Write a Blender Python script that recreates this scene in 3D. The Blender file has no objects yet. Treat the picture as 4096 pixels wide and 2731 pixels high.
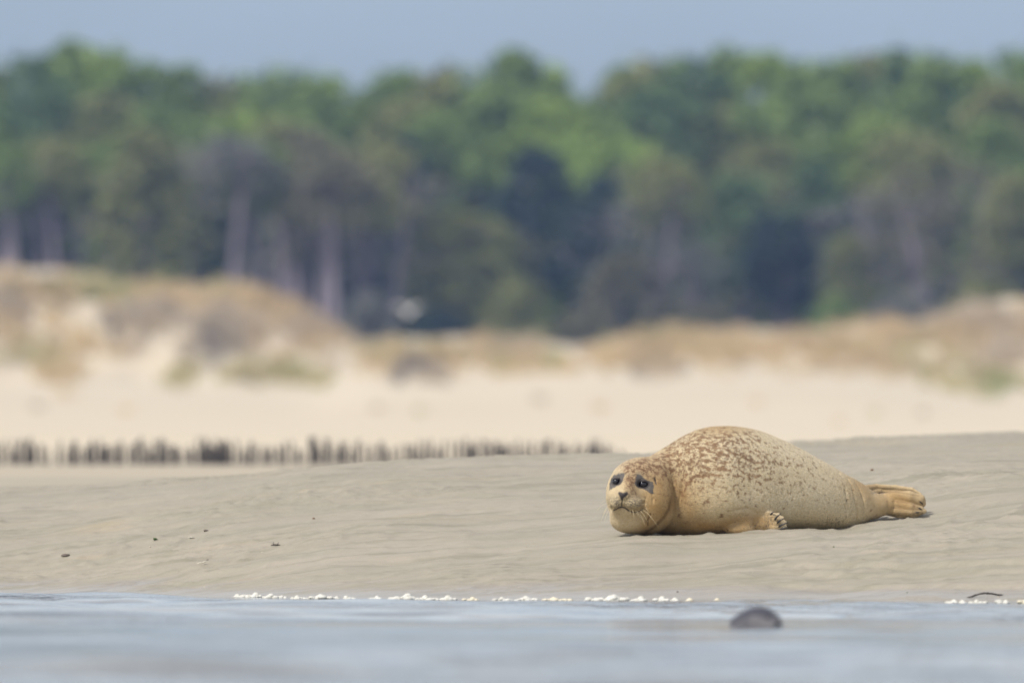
import bpy, math, random
import numpy as np
from mathutils import Vector, Matrix

# ------------------------------------------------------------------ camera, sky, sun, exposure
SC = bpy.context.scene
COL = SC.collection
FPX = 4096.0 / 36.0 * 600.0        # photo pixels per radian of the 600 mm lens
HZ = 1984.0                        # photo row of the eye level
CH = 0.45                          # camera height over the water

cam = bpy.data.cameras.new('camera'); camo = bpy.data.objects.new('camera', cam); COL.objects.link(camo)
cam.lens = 600; cam.sensor_width = 36; cam.clip_start = 0.5; cam.clip_end = 6000
camo.location = (0, 0, CH)
camo.rotation_euler = (math.radians(90) + math.atan((HZ - 1365.5) / FPX), 0, 0)
cam.dof.use_dof = True; cam.dof.focus_distance = 77.0; cam.dof.aperture_fstop = 5.3
SC.camera = camo

SUN_EL, SUN_AZ = 50.0, 226.0       # azimuth: compass angle of the sun seen from above, 0 = +Y, clockwise
w = bpy.data.worlds.new('World'); SC.world = w; w.use_nodes = True
nt = w.node_tree; N = nt.nodes; L = nt.links
bg = N['Background']
sky = N.new('ShaderNodeTexSky'); sky.sky_type = 'NISHITA'; sky.sun_disc = False
sky.sun_elevation = math.radians(SUN_EL); sky.sun_rotation = math.radians(SUN_AZ)
sky.air_density = 1.0; sky.dust_density = 0.6; sky.ozone_density = 2.0
# a grey-blue bank of cloud stands low over the land: darker and bluer towards the horizon
tc = N.new('ShaderNodeTexCoord'); sep = N.new('ShaderNodeSeparateXYZ'); L.new(tc.outputs['Generated'], sep.inputs[0])
mr = N.new('ShaderNodeMapRange'); mr.inputs['From Min'].default_value = 0.0; mr.inputs['From Max'].default_value = 0.22
mr.interpolation_type = 'SMOOTHSTEP'
L.new(sep.outputs['Z'], mr.inputs['Value'])
cr = N.new('ShaderNodeMix'); cr.data_type = 'RGBA'; cr.inputs['A'].default_value = (0.47, 0.58, 0.79, 1); cr.inputs['B'].default_value = (1.72, 1.58, 1.42, 1)
L.new(mr.outputs[0], cr.inputs['Factor'])
cn = N.new('ShaderNodeTexNoise'); cn.inputs['Scale'].default_value = 9; cn.inputs['Detail'].default_value = 4
mp = N.new('ShaderNodeMapping'); mp.inputs['Scale'].default_value = (1, 1, 4)
L.new(tc.outputs['Generated'], mp.inputs[0]); L.new(mp.outputs[0], cn.inputs['Vector'])
cm = N.new('ShaderNodeMapRange'); cm.inputs['To Min'].default_value = 0.72; cm.inputs['To Max'].default_value = 1.28
L.new(cn.outputs['Fac'], cm.inputs['Value'])
mu = N.new('ShaderNodeMix'); mu.data_type = 'RGBA'; mu.blend_type = 'MULTIPLY'; mu.inputs['Factor'].default_value = 1
hs = N.new('ShaderNodeHueSaturation'); hs.inputs['Saturation'].default_value = 0.5; L.new(sky.outputs[0], hs.inputs['Color'])
L.new(hs.outputs[0], mu.inputs['A']); L.new(cr.outputs['Result'], mu.inputs['B'])
mv = N.new('ShaderNodeVectorMath'); mv.operation = 'SCALE'
L.new(mu.outputs['Result'], mv.inputs[0]); L.new(cm.outputs[0], mv.inputs['Scale'])
L.new(mv.outputs[0], bg.inputs['Color'])
bg.inputs['Strength'].default_value = 0.10

sl = bpy.data.lights.new('sun', 'SUN'); sl.energy = 2.7; sl.angle = math.radians(8); sl.color = (1.0, 0.955, 0.88)
so = bpy.data.objects.new('sun', sl); COL.objects.link(so)
a, e = math.radians(SUN_AZ), math.radians(SUN_EL)
sd = Vector((math.sin(a) * math.cos(e), math.cos(a) * math.cos(e), math.sin(e)))
so.rotation_euler = (-sd).to_track_quat('-Z', 'Y').to_euler()
so.location = (-20, -20, 60)

SC.view_settings.view_transform = 'Standard'; SC.view_settings.look = 'None'
SC.view_settings.gamma = 1; SC.view_settings.use_curve_mapping = False
SC.view_settings.exposure = 0.42
SC.render.engine = 'CYCLES'
SC.cycles.use_denoising = True
SC.cycles.max_bounces = 6; SC.cycles.diffuse_bounces = 3; SC.cycles.glossy_bounces = 3
SC.cycles.transparent_max_bounces = 8; SC.cycles.volume_bounces = 0
SC.cycles.caustics_reflective = False; SC.cycles.caustics_refractive = False

rng = random.Random(7)
nrng = np.random.default_rng(7)

def at(px, py, Y):
    """photo pixel + real distance -> point"""
    return Vector(((px - 2048) * Y / FPX, Y, CH + (HZ - py) * Y / FPX))

# ------------------------------------------------------------------ numpy helpers
_perm = np.random.default_rng(3).permutation(512).astype(np.int64)
_perm = np.concatenate([_perm] * 3)
_ga = np.random.default_rng(4).uniform(0, 2 * math.pi, 512)
_gx, _gy = np.cos(_ga), np.sin(_ga)

def pn(x, y, seed=0):
    x = np.asarray(x, float) + seed * 17.31; y = np.asarray(y, float) + seed * 9.77
    xi = np.floor(x).astype(np.int64); yi = np.floor(y).astype(np.int64)
    fx, fy = x - xi, y - yi
    u = fx * fx * fx * (fx * (fx * 6 - 15) + 10); v = fy * fy * fy * (fy * (fy * 6 - 15) + 10)
    def g(ix, iy, dx, dy):
        h = _perm[(_perm[ix & 511] + iy) & 511]
        return _gx[h] * dx + _gy[h] * dy
    a0 = g(xi, yi, fx, fy); b0 = g(xi + 1, yi, fx - 1, fy)
    c0 = g(xi, yi + 1, fx, fy - 1); d0 = g(xi + 1, yi + 1, fx - 1, fy - 1)
    return (a0 + u * (b0 - a0)) * (1 - v) + (c0 + u * (d0 - c0)) * v

def fbm(x, y, o=4, seed=0, gain=0.5):
    s = 0; amp = 1; f = 1.0
    for i in range(o):
        s = s + amp * pn(x * f, y * f, seed + i * 5); amp *= gain; f *= 2.03
    return s

def hermite(xs, ys, x):
    xs = np.asarray(xs, float); ys = np.asarray(ys, float); x = np.clip(x, xs[0], xs[-1])
    d = np.diff(ys) / np.diff(xs); m = np.zeros(len(xs))
    m[0], m[-1] = d[0], d[-1]
    for i in range(1, len(xs) - 1):
        m[i] = 0 if d[i - 1] * d[i] <= 0 else 2 * d[i - 1] * d[i] / (d[i - 1] + d[i])
    i = np.clip(np.searchsorted(xs, x) - 1, 0, len(xs) - 2)
    h = xs[i + 1] - xs[i]; t = (x - xs[i]) / h
    return ((2 * t**3 - 3 * t**2 + 1) * ys[i] + (t**3 - 2 * t**2 + t) * h * m[i]
            + (-2 * t**3 + 3 * t**2) * ys[i + 1] + (t**3 - t**2) * h * m[i + 1])

def sstep(a, b, x):
    t = np.clip((x - a) / (b - a), 0, 1); return t * t * (3 - 2 * t)

def link_mesh(name, me, mat=None, parent=None, smooth=True):
    o = bpy.data.objects.new(name, me); COL.objects.link(o)
    if mat: me.materials.append(mat)
    if parent: o.parent = parent
    if smooth: me.shade_smooth()
    return o

def np_mesh(name, co, faces):
    """faces: (n,k) int array"""
    me = bpy.data.meshes.new(name); co = np.asarray(co, np.float32); faces = np.asarray(faces, np.int32)
    me.vertices.add(len(co)); me.vertices.foreach_set('co', co.ravel())
    k = faces.shape[1]; me.loops.add(faces.size); me.loops.foreach_set('vertex_index', faces.ravel())
    me.polygons.add(len(faces)); me.polygons.foreach_set('loop_start', np.arange(0, faces.size, k, dtype=np.int32))
    me.polygons.foreach_set('loop_total', np.full(len(faces), k, np.int32))
    me.update(); me.validate()
    return me

def grid_mesh(name, xs, ys, zfun):
    X, Y = np.meshgrid(xs, ys); Z = zfun(X, Y)
    nx, ny = len(xs), len(ys)
    idx = np.arange(nx * ny).reshape(ny, nx)
    f = np.stack([idx[:-1, :-1], idx[:-1, 1:], idx[1:, 1:], idx[1:, :-1]], -1).reshape(-1, 4)
    return np_mesh(name, np.stack([X, Y, Z], -1).reshape(-1, 3), f)

def tag(o, label=None, cat=None, group=None, kind=None):
    if label: o['label'] = label
    if cat: o['category'] = cat
    if group: o['group'] = group
    if kind: o['kind'] = kind
    return o

def empty(name, loc, rz=0.0):
    o = bpy.data.objects.new(name, None); COL.objects.link(o); o.location = loc; o.rotation_euler = (0, 0, rz)
    o.empty_display_size = 0.1
    return o

def copy_tree(o, parent=None):
    c = o.copy(); COL.objects.link(c); c.parent = parent
    for ch in o.children: copy_tree(ch, c)
    return c

# ------------------------------------------------------------------ material helpers
def mat_new(name, rough=0.8, spec=0.3):
    m = bpy.data.materials.new(name); m.use_nodes = True
    b = m.node_tree.nodes['Principled BSDF']
    b.inputs['Roughness'].default_value = rough; b.inputs['Specular IOR Level'].default_value = spec
    return m, m.node_tree, b

class NB:
    """small node builder"""
    def __init__(s, nt): s.nt = nt; s.N = nt.nodes; s.L = nt.links
    def n(s, t, **kw):
        o = s.N.new(t)
        for k, v in kw.items(): setattr(o, k, v)
        return o
    def _set(s, sock, v):
        if hasattr(v, 'is_output') or isinstance(v, bpy.types.NodeSocket): s.L.new(v, sock)
        elif isinstance(v, (tuple, list)) and len(v) == 3 and sock.type == 'RGBA': sock.default_value = (*v, 1)
        else: sock.default_value = v
    def coord(s, scale=(1, 1, 1), kind='Object', rot=(0, 0, 0)):
        t = s.n('ShaderNodeTexCoord'); m = s.n('ShaderNodeMapping'); m.inputs['Scale'].default_value = scale
        m.inputs['Rotation'].default_value = rot
        s.L.new(t.outputs[kind], m.inputs[0]); return m.outputs[0]
    def noise(s, vec, scale, detail=3, rough=0.5, dist=0.0):
        t = s.n('ShaderNodeTexNoise'); s.L.new(vec, t.inputs['Vector'])
        t.inputs['Scale'].default_value = scale; t.inputs['Detail'].default_value = detail
        t.inputs['Roughness'].default_value = rough; t.inputs['Distortion'].default_value = dist
        return t.outputs['Fac']
    def mr(s, v, a, b, c=0.0, d=1.0, smooth=False):
        t = s.n('ShaderNodeMapRange')
        if smooth: t.interpolation_type = 'SMOOTHSTEP'
        s._set(t.inputs['Value'], v)
        for k, x in (('From Min', a), ('From Max', b), ('To Min', c), ('To Max', d)): s._set(t.inputs[k], x)
        return t.outputs[0]
    def math(s, op, a, b=0.0, clamp=False):
        t = s.n('ShaderNodeMath', operation=op, use_clamp=clamp); s._set(t.inputs[0], a)
        if len(t.inputs) > 1: s._set(t.inputs[1], b)
        return t.outputs[0]
    def mix(s, f, a, b, mode='MIX'):
        t = s.n('ShaderNodeMix', data_type='RGBA', blend_type=mode)
        s._set(t.inputs['Factor'], f); s._set(t.inputs['A'], a); s._set(t.inputs['B'], b)
        return t.outputs['Result']
    def bump(s, h, strength, dist):
        t = s.n('ShaderNodeBump'); s.L.new(h, t.inputs['Height']); t.inputs['Strength'].default_value = strength
        t.inputs['Distance'].default_value = dist; return t.outputs[0]

def simple_mat(name, c1, c2, scale=8.0, rough=0.8, spec=0.3, bump=None):
    m, t, b = mat_new(name, rough, spec); nb = NB(t)
    v = nb.coord(); n = nb.noise(v, scale, 4)
    L_ = nb.mix(nb.mr(n, 0.35, 0.65), c1, c2); t.links.new(L_, b.inputs['Base Color'])
    if bump: t.links.new(nb.bump(n, bump[0], bump[1]), b.inputs['Normal'])
    return m

# ------------------------------------------------------------------ sandbank (near) ground function
PXC = [-3500, 0, 900, 1400, 1900, 2500, 2800, 3200, 3400, 3650, 4100, 7000]
YW  = [79.5, 77.8, 75.4, 74.0, 73.4, 72.9, 72.6, 72.0, 71.7, 71.4, 71.1, 70.0]      # where the water ends
D_  = [-14, -3, 0, 1.0, 2.5, 4.3, 5.3, 7.0, 9.0, 12.0, 16.0, 22.0, 30.0, 45.0]
# photo rows of the sand surface at those distances behind the water's edge
PYT = {
 -3500: [None, None, None, 2335, 2245, 2145, 2100, 2040, 2000, 1978, 1990, None, None, None],
 0:     [None, None, None, 2330, 2238, 2130, 2082, 2018, 1972, 1958, 1975, None, None, None],
 900:   [None, None, None, 2345, 2250, 2145, 2092, 2018, 1950, 1905, 1925, None, None, None],
 1400:  [None, None, None, 2352, 2258, 2152, 2096, 2016, 1938, 1868, 1885, None, None, None],
 1900:  [None, None, None, 2356, 2262, 2156, 2099, 2016, 1930, 1842, 1850, None, None, None],
 2500:  [None, None, None, 2355, 2244, 2128, 2082, 2004, 1922, 1846, 1834, 1850, None, None],
 2800:  [None, None, None, 2358, 2262, 2145, 2092, 2006, 1920, 1850, 1822, 1812, 1835, None],
 3200:  [None, None, None, 2358, 2266, 2158, 2113, 2010, 1925, 1872, 1830, 1790, 1776, None],
 3400:  [None, None, None, 2357, 2266, 2174, 2134, 2034, 1935, 1868, 1826, 1785, 1764, None],
 3650:  [None, None, None, 2354, 2262, 2168, 2120, 2032, 1910, 1864, 1822, 1780, 1752, None],
 4100:  [None, None, None, 2352, 2246, 2148, 2098, 1985, 1898, 1858, 1815, 1768, 1735, None],
 7000:  [None, None, None, 2345, 2240, 2125, 2060, 1950, 1880, 1840, 1795, 1745, 1710, None],
}
_tabz = []
for c, yw in zip(PXC, YW):
    row = []
    for d, py in zip(D_, PYT[c]):
        Y = yw + d
        if d < 0: z = 0.055 * d if d > -4 else -0.45
        elif d == 0: z = 0.0
        elif py is None: z = -0.05 if d < 40 else -0.8
        else: z = CH + (HZ - py) * Y / FPX
        row.append(z)
    _tabz.append(row)
_tabz = np.array(_tabz)
_DF = np.linspace(D_[0], D_[-1], 1200)
_TF = np.stack([hermite(D_, r, _DF) for r in _tabz])       # columns x fine d
_PF = np.linspace(PXC[0], PXC[-1], 420)
_TT = np.stack([hermite(PXC, _TF[:, j], _PF) for j in range(len(_DF))], 1)   # px x d
def water_edge(px): return hermite(PXC, YW, px)

def bank_base(X, Y):
    px = np.clip(X * FPX / np.maximum(Y, 1.0) + 2048, PXC[0], PXC[-1])
    d = np.clip(Y - water_edge(px), D_[0], D_[-1])
    u = (px - _PF[0]) / (_PF[1] - _PF[0]); v = (d - _DF[0]) / (_DF[1] - _DF[0])
    i = np.clip(u.astype(int), 0, len(_PF) - 2); j = np.clip(v.astype(int), 0, len(_DF) - 2)
    fu, fv = np.clip(u - i, 0, 1), np.clip(v - j, 0, 1)
    return (_TT[i, j] * (1 - fu) * (1 - fv) + _TT[i + 1, j] * fu * (1 - fv) + _TT[i, j + 1] * (1 - fu) * fv + _TT[i + 1, j + 1] * fu * fv), px, d

SX, SY = at(2800, 2140, 77.0).x, 77.0
SZ = at(2800, 2140, 77.0).z                                  # origin of the seal
def bank_z(X, Y, detail=True):
    X = np.asarray(X, float); Y = np.asarray(Y, float)
    z, px, d = bank_base(X, Y)
    if not detail: return z
    amp = sstep(-0.2, 1.2, d)
    # calmer sand right under and beside the seal
    sl_ = np.exp(-(((X - SX - 0.1) / 0.9) ** 2 + ((Y - SY - 0.3) / 0.55) ** 2))
    wx = X + 0.25 * pn(X * 0.8, Y * 0.6, 31)
    wy = Y + 0.30 * pn(X * 0.7, Y * 0.5, 32)
    big = pn(wx * 0.55, wy * 0.42, 1) * 0.030
    mid = fbm(wx * 1.5, wy * 1.05, 3, 2) * 0.022
    r = 1 - np.abs(fbm(wx * 2.6, wy * 2.3 + .15 * wx, 4, 9, .55)) * 2.2
    rip = np.clip(r, 0, 1) ** 2.2 * 0.017 * (0.35 + 0.65 * sstep(-0.15, 0.35, pn(X * 0.6, Y * 0.35, 40)))
    fine = fbm(X * 9, Y * 7, 3, 21) * 0.0034 + pn(X * 26, Y * 20, 25) * 0.0007
    # water-cut steps in the wet slope on the right
    right = sstep(2900, 3350, px)
    st = 0
    for k, (dd, hh) in enumerate(((0.55, 0.012), (1.15, 0.010), (1.75, 0.017), (2.25, 0.013), (2.5, 0.024))):
        dl = d - dd - 0.16 * pn(X * 0.8, 3.3 * k, 50 + k) - 0.05 * pn(X * 3.1, 1.7 * k, 55 + k)
        st = st + hh * (sstep(-0.015, 0.015, dl) - 1) * sstep(-0.25, 0.25, pn(X * 0.7, k * 5.1, 60 + k) + 0.12)
    # footprints / tide hollows on the left
    holl = -0.022 * sstep(0.28, 0.55, pn(X * 1.7, Y * 1.4, 77)) * (1 - sstep(1500, 2100, px)) * sstep(1.5, 3, d) * (1 - sstep(8, 10, d))
    zz = z + amp * (1 - 0.75 * sl_) * (big * (1 - 0.3 * right) + mid + rip + holl) + fine * amp * (1 - 0.4 * sl_) + st * right * amp * (1 - sl_)
    # slight hollow pressed by the body
    pr = np.exp(-(((X - SX - 0.12) / 0.62) ** 4 + ((Y - SY - 0.33 - 0.42 * (X - SX - 0.1)) / 0.24) ** 4))
    lx, ly = X - SX, Y - SY
    yl_ = np.where(lx > .1, -.045 + .62 * (lx - .1), -.045 - .10 * (.1 - lx))      # sand pushed up along the belly
    berm = 0.011 * np.exp(-((ly - yl_) / .028) ** 2) * sstep(-.42, -.3, lx) * (1 - sstep(.62, .75, lx)) * np.clip(.45 + 1.6 * fbm(X * 11, Y * 9, 2, 66), 0, 1.2)
    return zz - 0.010 * pr + berm

def gz(x, y): return float(bank_z(np.array([x]), np.array([y]))[0])

def vis(px, Ya, py=None):
    """point on the sandbank at photo column px and distance Y"""
    x = (px - 2048) * Ya / FPX
    return Vector((x, Ya, gz(x, Ya)))
def on_sand(px, py):
    """march along the photo ray until it meets the sandbank"""
    Ys = np.arange(70.6, 110, 0.01); X = (px - 2048) * Ys / FPX; Z = CH + (HZ - py) * Ys / FPX
    g = bank_z(X, Ys); k = np.argmax(g > Z)
    return Vector((X[k], Ys[k], g[k]))

def spaced(segs):
    out = [segs[0][0]]
    for a_, b_, st in segs:
        n = max(1, int(round((b_ - a_) / st))); out += list(a_ + (b_ - a_) * (np.arange(n) + 1) / n)
    return np.array(out)

def m_sand():
    m, t, b = mat_new('wet_sand', 0.8, 0.35); nb = NB(t)
    v = nb.coord(); vs = nb.coord((1, 0.35, 1)); vw = nb.coord((0.35, 1, 1))
    big = nb.noise(v, 0.55, 3, 0.5, 0.6); mid = nb.noise(vw, 2.2, 4, 0.55, 1.0); grain = nb.noise(v, 260, 3, 0.7); grain2 = nb.noise(v, 70, 3, 0.7)
    c = nb.mix(nb.mr(big, 0.35, 0.65), (0.36, 0.318, 0.250), (0.40, 0.352, 0.282))
    c = nb.mix(nb.mr(mid, 0.45, 0.70, 0, 0.7), c, (0.29, 0.275, 0.205))
    # yellowish film in the hollows
    yl = nb.noise(vw, 1.1, 3, 0.5, 1.2)
    c = nb.mix(nb.mr(yl, 0.60, 0.74, 0, 0.45), c, (0.44, 0.345, 0.21))
    # dark silty streaks
    stv = nb.coord((0.5, 3.2, 1)); stn = nb.noise(stv, 1.6, 4, 0.6, 0.8)
    c = nb.mix(nb.mr(stn, 0.50, 0.66, 0, 0.7), c, (0.235, 0.22, 0.16))
    c = nb.mix(nb.mr(grain, 0.3, 0.7, 0.0, 0.45), c, (0.20, 0.18, 0.14))
    c = nb.mix(nb.mr(grain2, 0.62, 0.72, 0.0, 0.3), c, (0.50, 0.47, 0.40))
    # wet strip by the water
    g = nb.n('ShaderNodeNewGeometry'); sp = nb.n('ShaderNodeSeparateXYZ'); t.links.new(g.outputs['Position'], sp.inputs[0])
    hz = nb.math('ADD', sp.outputs['Z'], nb.mr(mid, 0.3, 0.7, -0.03, 0.03))
    wet = nb.mr(hz, 0.015, 0.085, 1, 0, True)
    c = nb.mix(nb.math('MULTIPLY', wet, 0.6), c, (0.30, 0.275, 0.245))
    pool = nb.math('MULTIPLY', nb.mr(nb.noise(nb.coord((0.55, 3.0, 1)), 1.5, 3, .6, .6), .56, .64), nb.mr(hz, 0.0, 0.07, 1, 0, True))
    c = nb.mix(nb.math('MULTIPLY', pool, .6), c, (0.16, 0.145, 0.12))
    t.links.new(c, b.inputs['Base Color'])
    t.links.new(nb.mr(wet, 0, 1, 0.75, 0.3), b.inputs['Roughness'])
    h = nb.math('ADD', nb.math('MULTIPLY', grain, 0.4), nb.math('MULTIPLY', grain2, 0.8))
    t.links.new(nb.bump(h, 0.7, 0.004), b.inputs['Normal'])
    return m
M_SAND = m_sand()

ys = spaced([(60, 70, 0.5), (70, 83, 0.022), (83, 92, 0.045), (92, 108, 0.12), (108, 118, 0.5)])
xs = spaced([(-14, -4, 0.2), (-4, -2.6, 0.05), (-2.6, 2.8, 0.0135), (2.8, 4.2, 0.05), (4.2, 16, 0.2)])
sb = link_mesh('sandbank', grid_mesh('sandbank', xs, ys, bank_z), M_SAND)
tag(sb, 'grey-beige rippled wet sandbank rising from the water', 'sand', kind='structure')

# ------------------------------------------------------------------ water
def water_z(X, Y):
    fade = 1 - sstep(-2.4, -0.1, Y - water_edge(np.clip(X * FPX / np.maximum(Y, 1) + 2048, PXC[0], PXC[-1])))
    far = np.clip(fade, 0.06, 1)
    wx = X + 0.4 * pn(X * .5, Y * .4, 5)
    wy = Y + 0.5 * pn(X * .35, Y * .3, 6)
    z = 0.040 * pn(wx * 0.30, wy * 0.8, 11) + 0.036 * pn(wx * 0.7, wy * 1.7, 12) + 0.016 * pn(wx * 1.7, wy * 3.6, 13) + 0.004 * pn(wx * 4, wy * 7.5, 14)
    calm = 1 - sstep(46.5, 49.5, Y + 2.5 * pn(X * .12, Y * .1, 90)) * (1 - sstep(59, 63, Y + 3.0 * pn(X * .15, Y * .1, 91)))
    calm = np.clip(calm + .9 * pn(X * .22, Y * .35, 92), 0, 1)
    return z * far * (0.12 + 1.25 * calm) + 0.004 * (1 - fade)
ys = spaced([(-40, 20, 2.0), (20, 34, 0.25), (34, 79, 0.045), (79, 84, 0.5)])
xs = spaced([(-60, -8, 2), (-8, -3, 0.15), (-3, 3, 0.035), (3, 8, 0.15), (8, 60, 2)])
def m_water():
    m, t, b = mat_new('water', 0.06, 0.5); nb = NB(t)
    v = nb.coord((0.6, 1, 1)); n1 = nb.noise(v, 14, 3, 0.6, 0.4); n2 = nb.noise(nb.coord((0.45, 1, 1)), 3.2, 3, 0.5)
    t.links.new(nb.mix(nb.mr(n2, 0.35, 0.7), (0.06, 0.07, 0.08), (0.24, 0.245, 0.24)), b.inputs['Base Color'])
    b.inputs['IOR'].default_value = 1.33
    pt = nb.noise(nb.coord((0.45, 0.6, 1)), 0.42, 3, .55, .4)
    t.links.new(nb.bump(nb.math('MULTIPLY', n1, nb.mr(pt, .40, .62, .0, 2.2)), 0.8, 0.016), b.inputs['Normal'])
    return m
M_WATER = m_water()
wo = link_mesh('water', grid_mesh('water', xs, ys, water_z), M_WATER)
tag(wo, 'pale blue-grey rippled water of the channel in front of the sandbank', 'water', kind='structure')

# ------------------------------------------------------------------ far beach, dunes and land behind
CREST_X = [-4000, -1500, -600, 0, 170, 350, 500, 600, 750, 900, 1050, 1200, 1350, 1450, 1650, 1900, 2050, 2200, 2330, 2450, 2600, 2900, 3200, 3500, 3750, 3900, 4096, 4500, 6000, 8500]
CREST_Y = [1120, 1050, 1040, 1075, 1088, 1098, 1138, 1158, 1138, 1156, 1200, 1250, 1335, 1368, 1358, 1352, 1352, 1378, 1390, 1364, 1334, 1328, 1334, 1314, 1284, 1244, 1215, 1190, 1260, 1180]
FOOT_X = [-4000, 0, 500, 1200, 1500, 2000, 2500, 3300, 4096, 8500]
FOOT_Y = [1560, 1560, 1570, 1580, 1530, 1510, 1490, 1500, 1560, 1560]
YC = 1150.0
def land_z(X, Y):
    Ys = np.maximum(Y, 1.0)
    px = np.clip(X * FPX / Ys + 2048, -4000, 8500)
    flat_py = hermite([60, 95, 115, 150, 400, 700, 960, 1000], [1984, 1960, 1915, 1856, 1775, 1712, 1610, 1590], Y)
    foot = hermite(FOOT_X, FOOT_Y, px); cr_ = hermite(CREST_X, CREST_Y, px)
    flat_py = flat_py + (foot - 1590) * sstep(700, 1000, Y)
    t = np.clip((Y - 1000) / (YC - 1000), 0, 1)
    prof = t * t * (3 - 2 * t) * 0.6 + t * 0.4
    py = np.where(Y < 1000, flat_py, foot + (cr_ - foot) * prof)
    z = CH + (HZ - py) * np.minimum(Ys, YC) / FPX
    lump = fbm(X / 9, Y / 16, 4, 70) * 1.9 * sstep(985, 1040, Y) * (1 - 0.75 * sstep(1100, 1148, Y)) * (0.5 + (1400 - cr_) / 500)
    small = fbm(X / 2.2, Y / 3.5, 3, 75) * 0.35 * sstep(930, 1000, Y)
    z = z + lump + small + pn(X / 25, Y / 40, 71) * 0.4 * sstep(600, 900, Y)
    z = z - sstep(YC, YC + 60, Y) * 1.2
    return np.where(Y < 112, np.minimum(z, -0.62 + 1.1 * sstep(96, 112, Y)), z)

ys = spaced([(-48, 60, 6), (60, 120, 2), (120, 960, 8), (960, 1180, 1.6), (1180, 1700, 12)])
xs = spaced([(-620, -80, 12), (-80, 80, 1.0), (80, 620, 12)])
def m_land():
    m, t, b = mat_new('beach_sand', 0.9, 0.2); nb = NB(t)
    v = nb.coord(); g = nb.n('ShaderNodeNewGeometry'); sp = nb.n('ShaderNodeSeparateXYZ'); t.links.new(g.outputs['Position'], sp.inputs[0])
    n1 = nb.noise(v, 0.05, 3); n2 = nb.noise(v, 0.4, 4, 0.6)
    wet = (0.375, 0.333, 0.262); dry = (0.60, 0.52, 0.39)
    c = nb.mix(nb.mr(nb.math('ADD', sp.outputs['Y'], nb.mr(n2, .3, .7, -8, 8)), 158, 225, 0, 1, True), wet, dry)
    c = nb.mix(nb.mr(n1, 0.4, 0.65, 0, 0.5), c, (0.53, 0.44, 0.32))
    # litter and dry thatch on the dunes, high up only
    hgt = nb.mr(sp.outputs['Z'], 7.5, 10.5, 0, 1, True)
    th = nb.mix(nb.mr(nb.noise(v, 0.12, 3), 0.4, 0.6), (0.50, 0.40, 0.24), (0.42, 0.33, 0.24))
    c = nb.mix(nb.math('MULTIPLY', hgt, nb.mr(n2, 0.42, 0.60, 0, 0.7)), c, th)
    # forest floor
    c = nb.mix(nb.mr(sp.outputs['Y'], 1165, 1200, 0, 1), c, (0.05, 0.045, 0.03))
    t.links.new(c, b.inputs['Base Color'])
    t.links.new(nb.bump(n2, 0.5, 0.3), b.inputs['Normal'])
    return m
lo = link_mesh('beach', grid_mesh('beach', xs, ys, land_z), m_land())
tag(lo, 'pale dry beach running up to blurred dunes', 'beach', kind='structure')
def lz(x, y): return float(land_z(np.array([x]), np.array([y]))[0])

# ------------------------------------------------------------------ haze
def box_mesh(name, lo_, hi_):
    c = [(x, y, z) for x in (lo_[0], hi_[0]) for y in (lo_[1], hi_[1]) for z in (lo_[2], hi_[2])]
    f = [(0, 1, 3, 2), (4, 6, 7, 5), (0, 4, 5, 1), (2, 3, 7, 6), (0, 2, 6, 4), (1, 5, 7, 3)]
    me = bpy.data.meshes.new(name); me.from_pydata(c, [], f); me.update(); return me
hm = bpy.data.materials.new('haze'); hm.use_nodes = True; hn = hm.node_tree
for n_ in list(hn.nodes):
    if n_.type == 'BSDF_PRINCIPLED': hn.nodes.remove(n_)
pv = hn.nodes.new('ShaderNodeVolumePrincipled'); pv.inputs['Color'].default_value = (0.40, 0.58, 1.0, 1)
pv.inputs['Density'].default_value = 0.00013; pv.inputs['Anisotropy'].default_value = 0.2
hn.links.new(pv.outputs[0], hn.nodes['Material Output'].inputs['Volume'])
ho = link_mesh('haze', box_mesh('haze', (-640, -60, -1.9), (640, 1720, 48)), hm, smooth=False)
tag(ho, 'thin blue haze over the bay', 'haze', kind='stuff')

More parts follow.
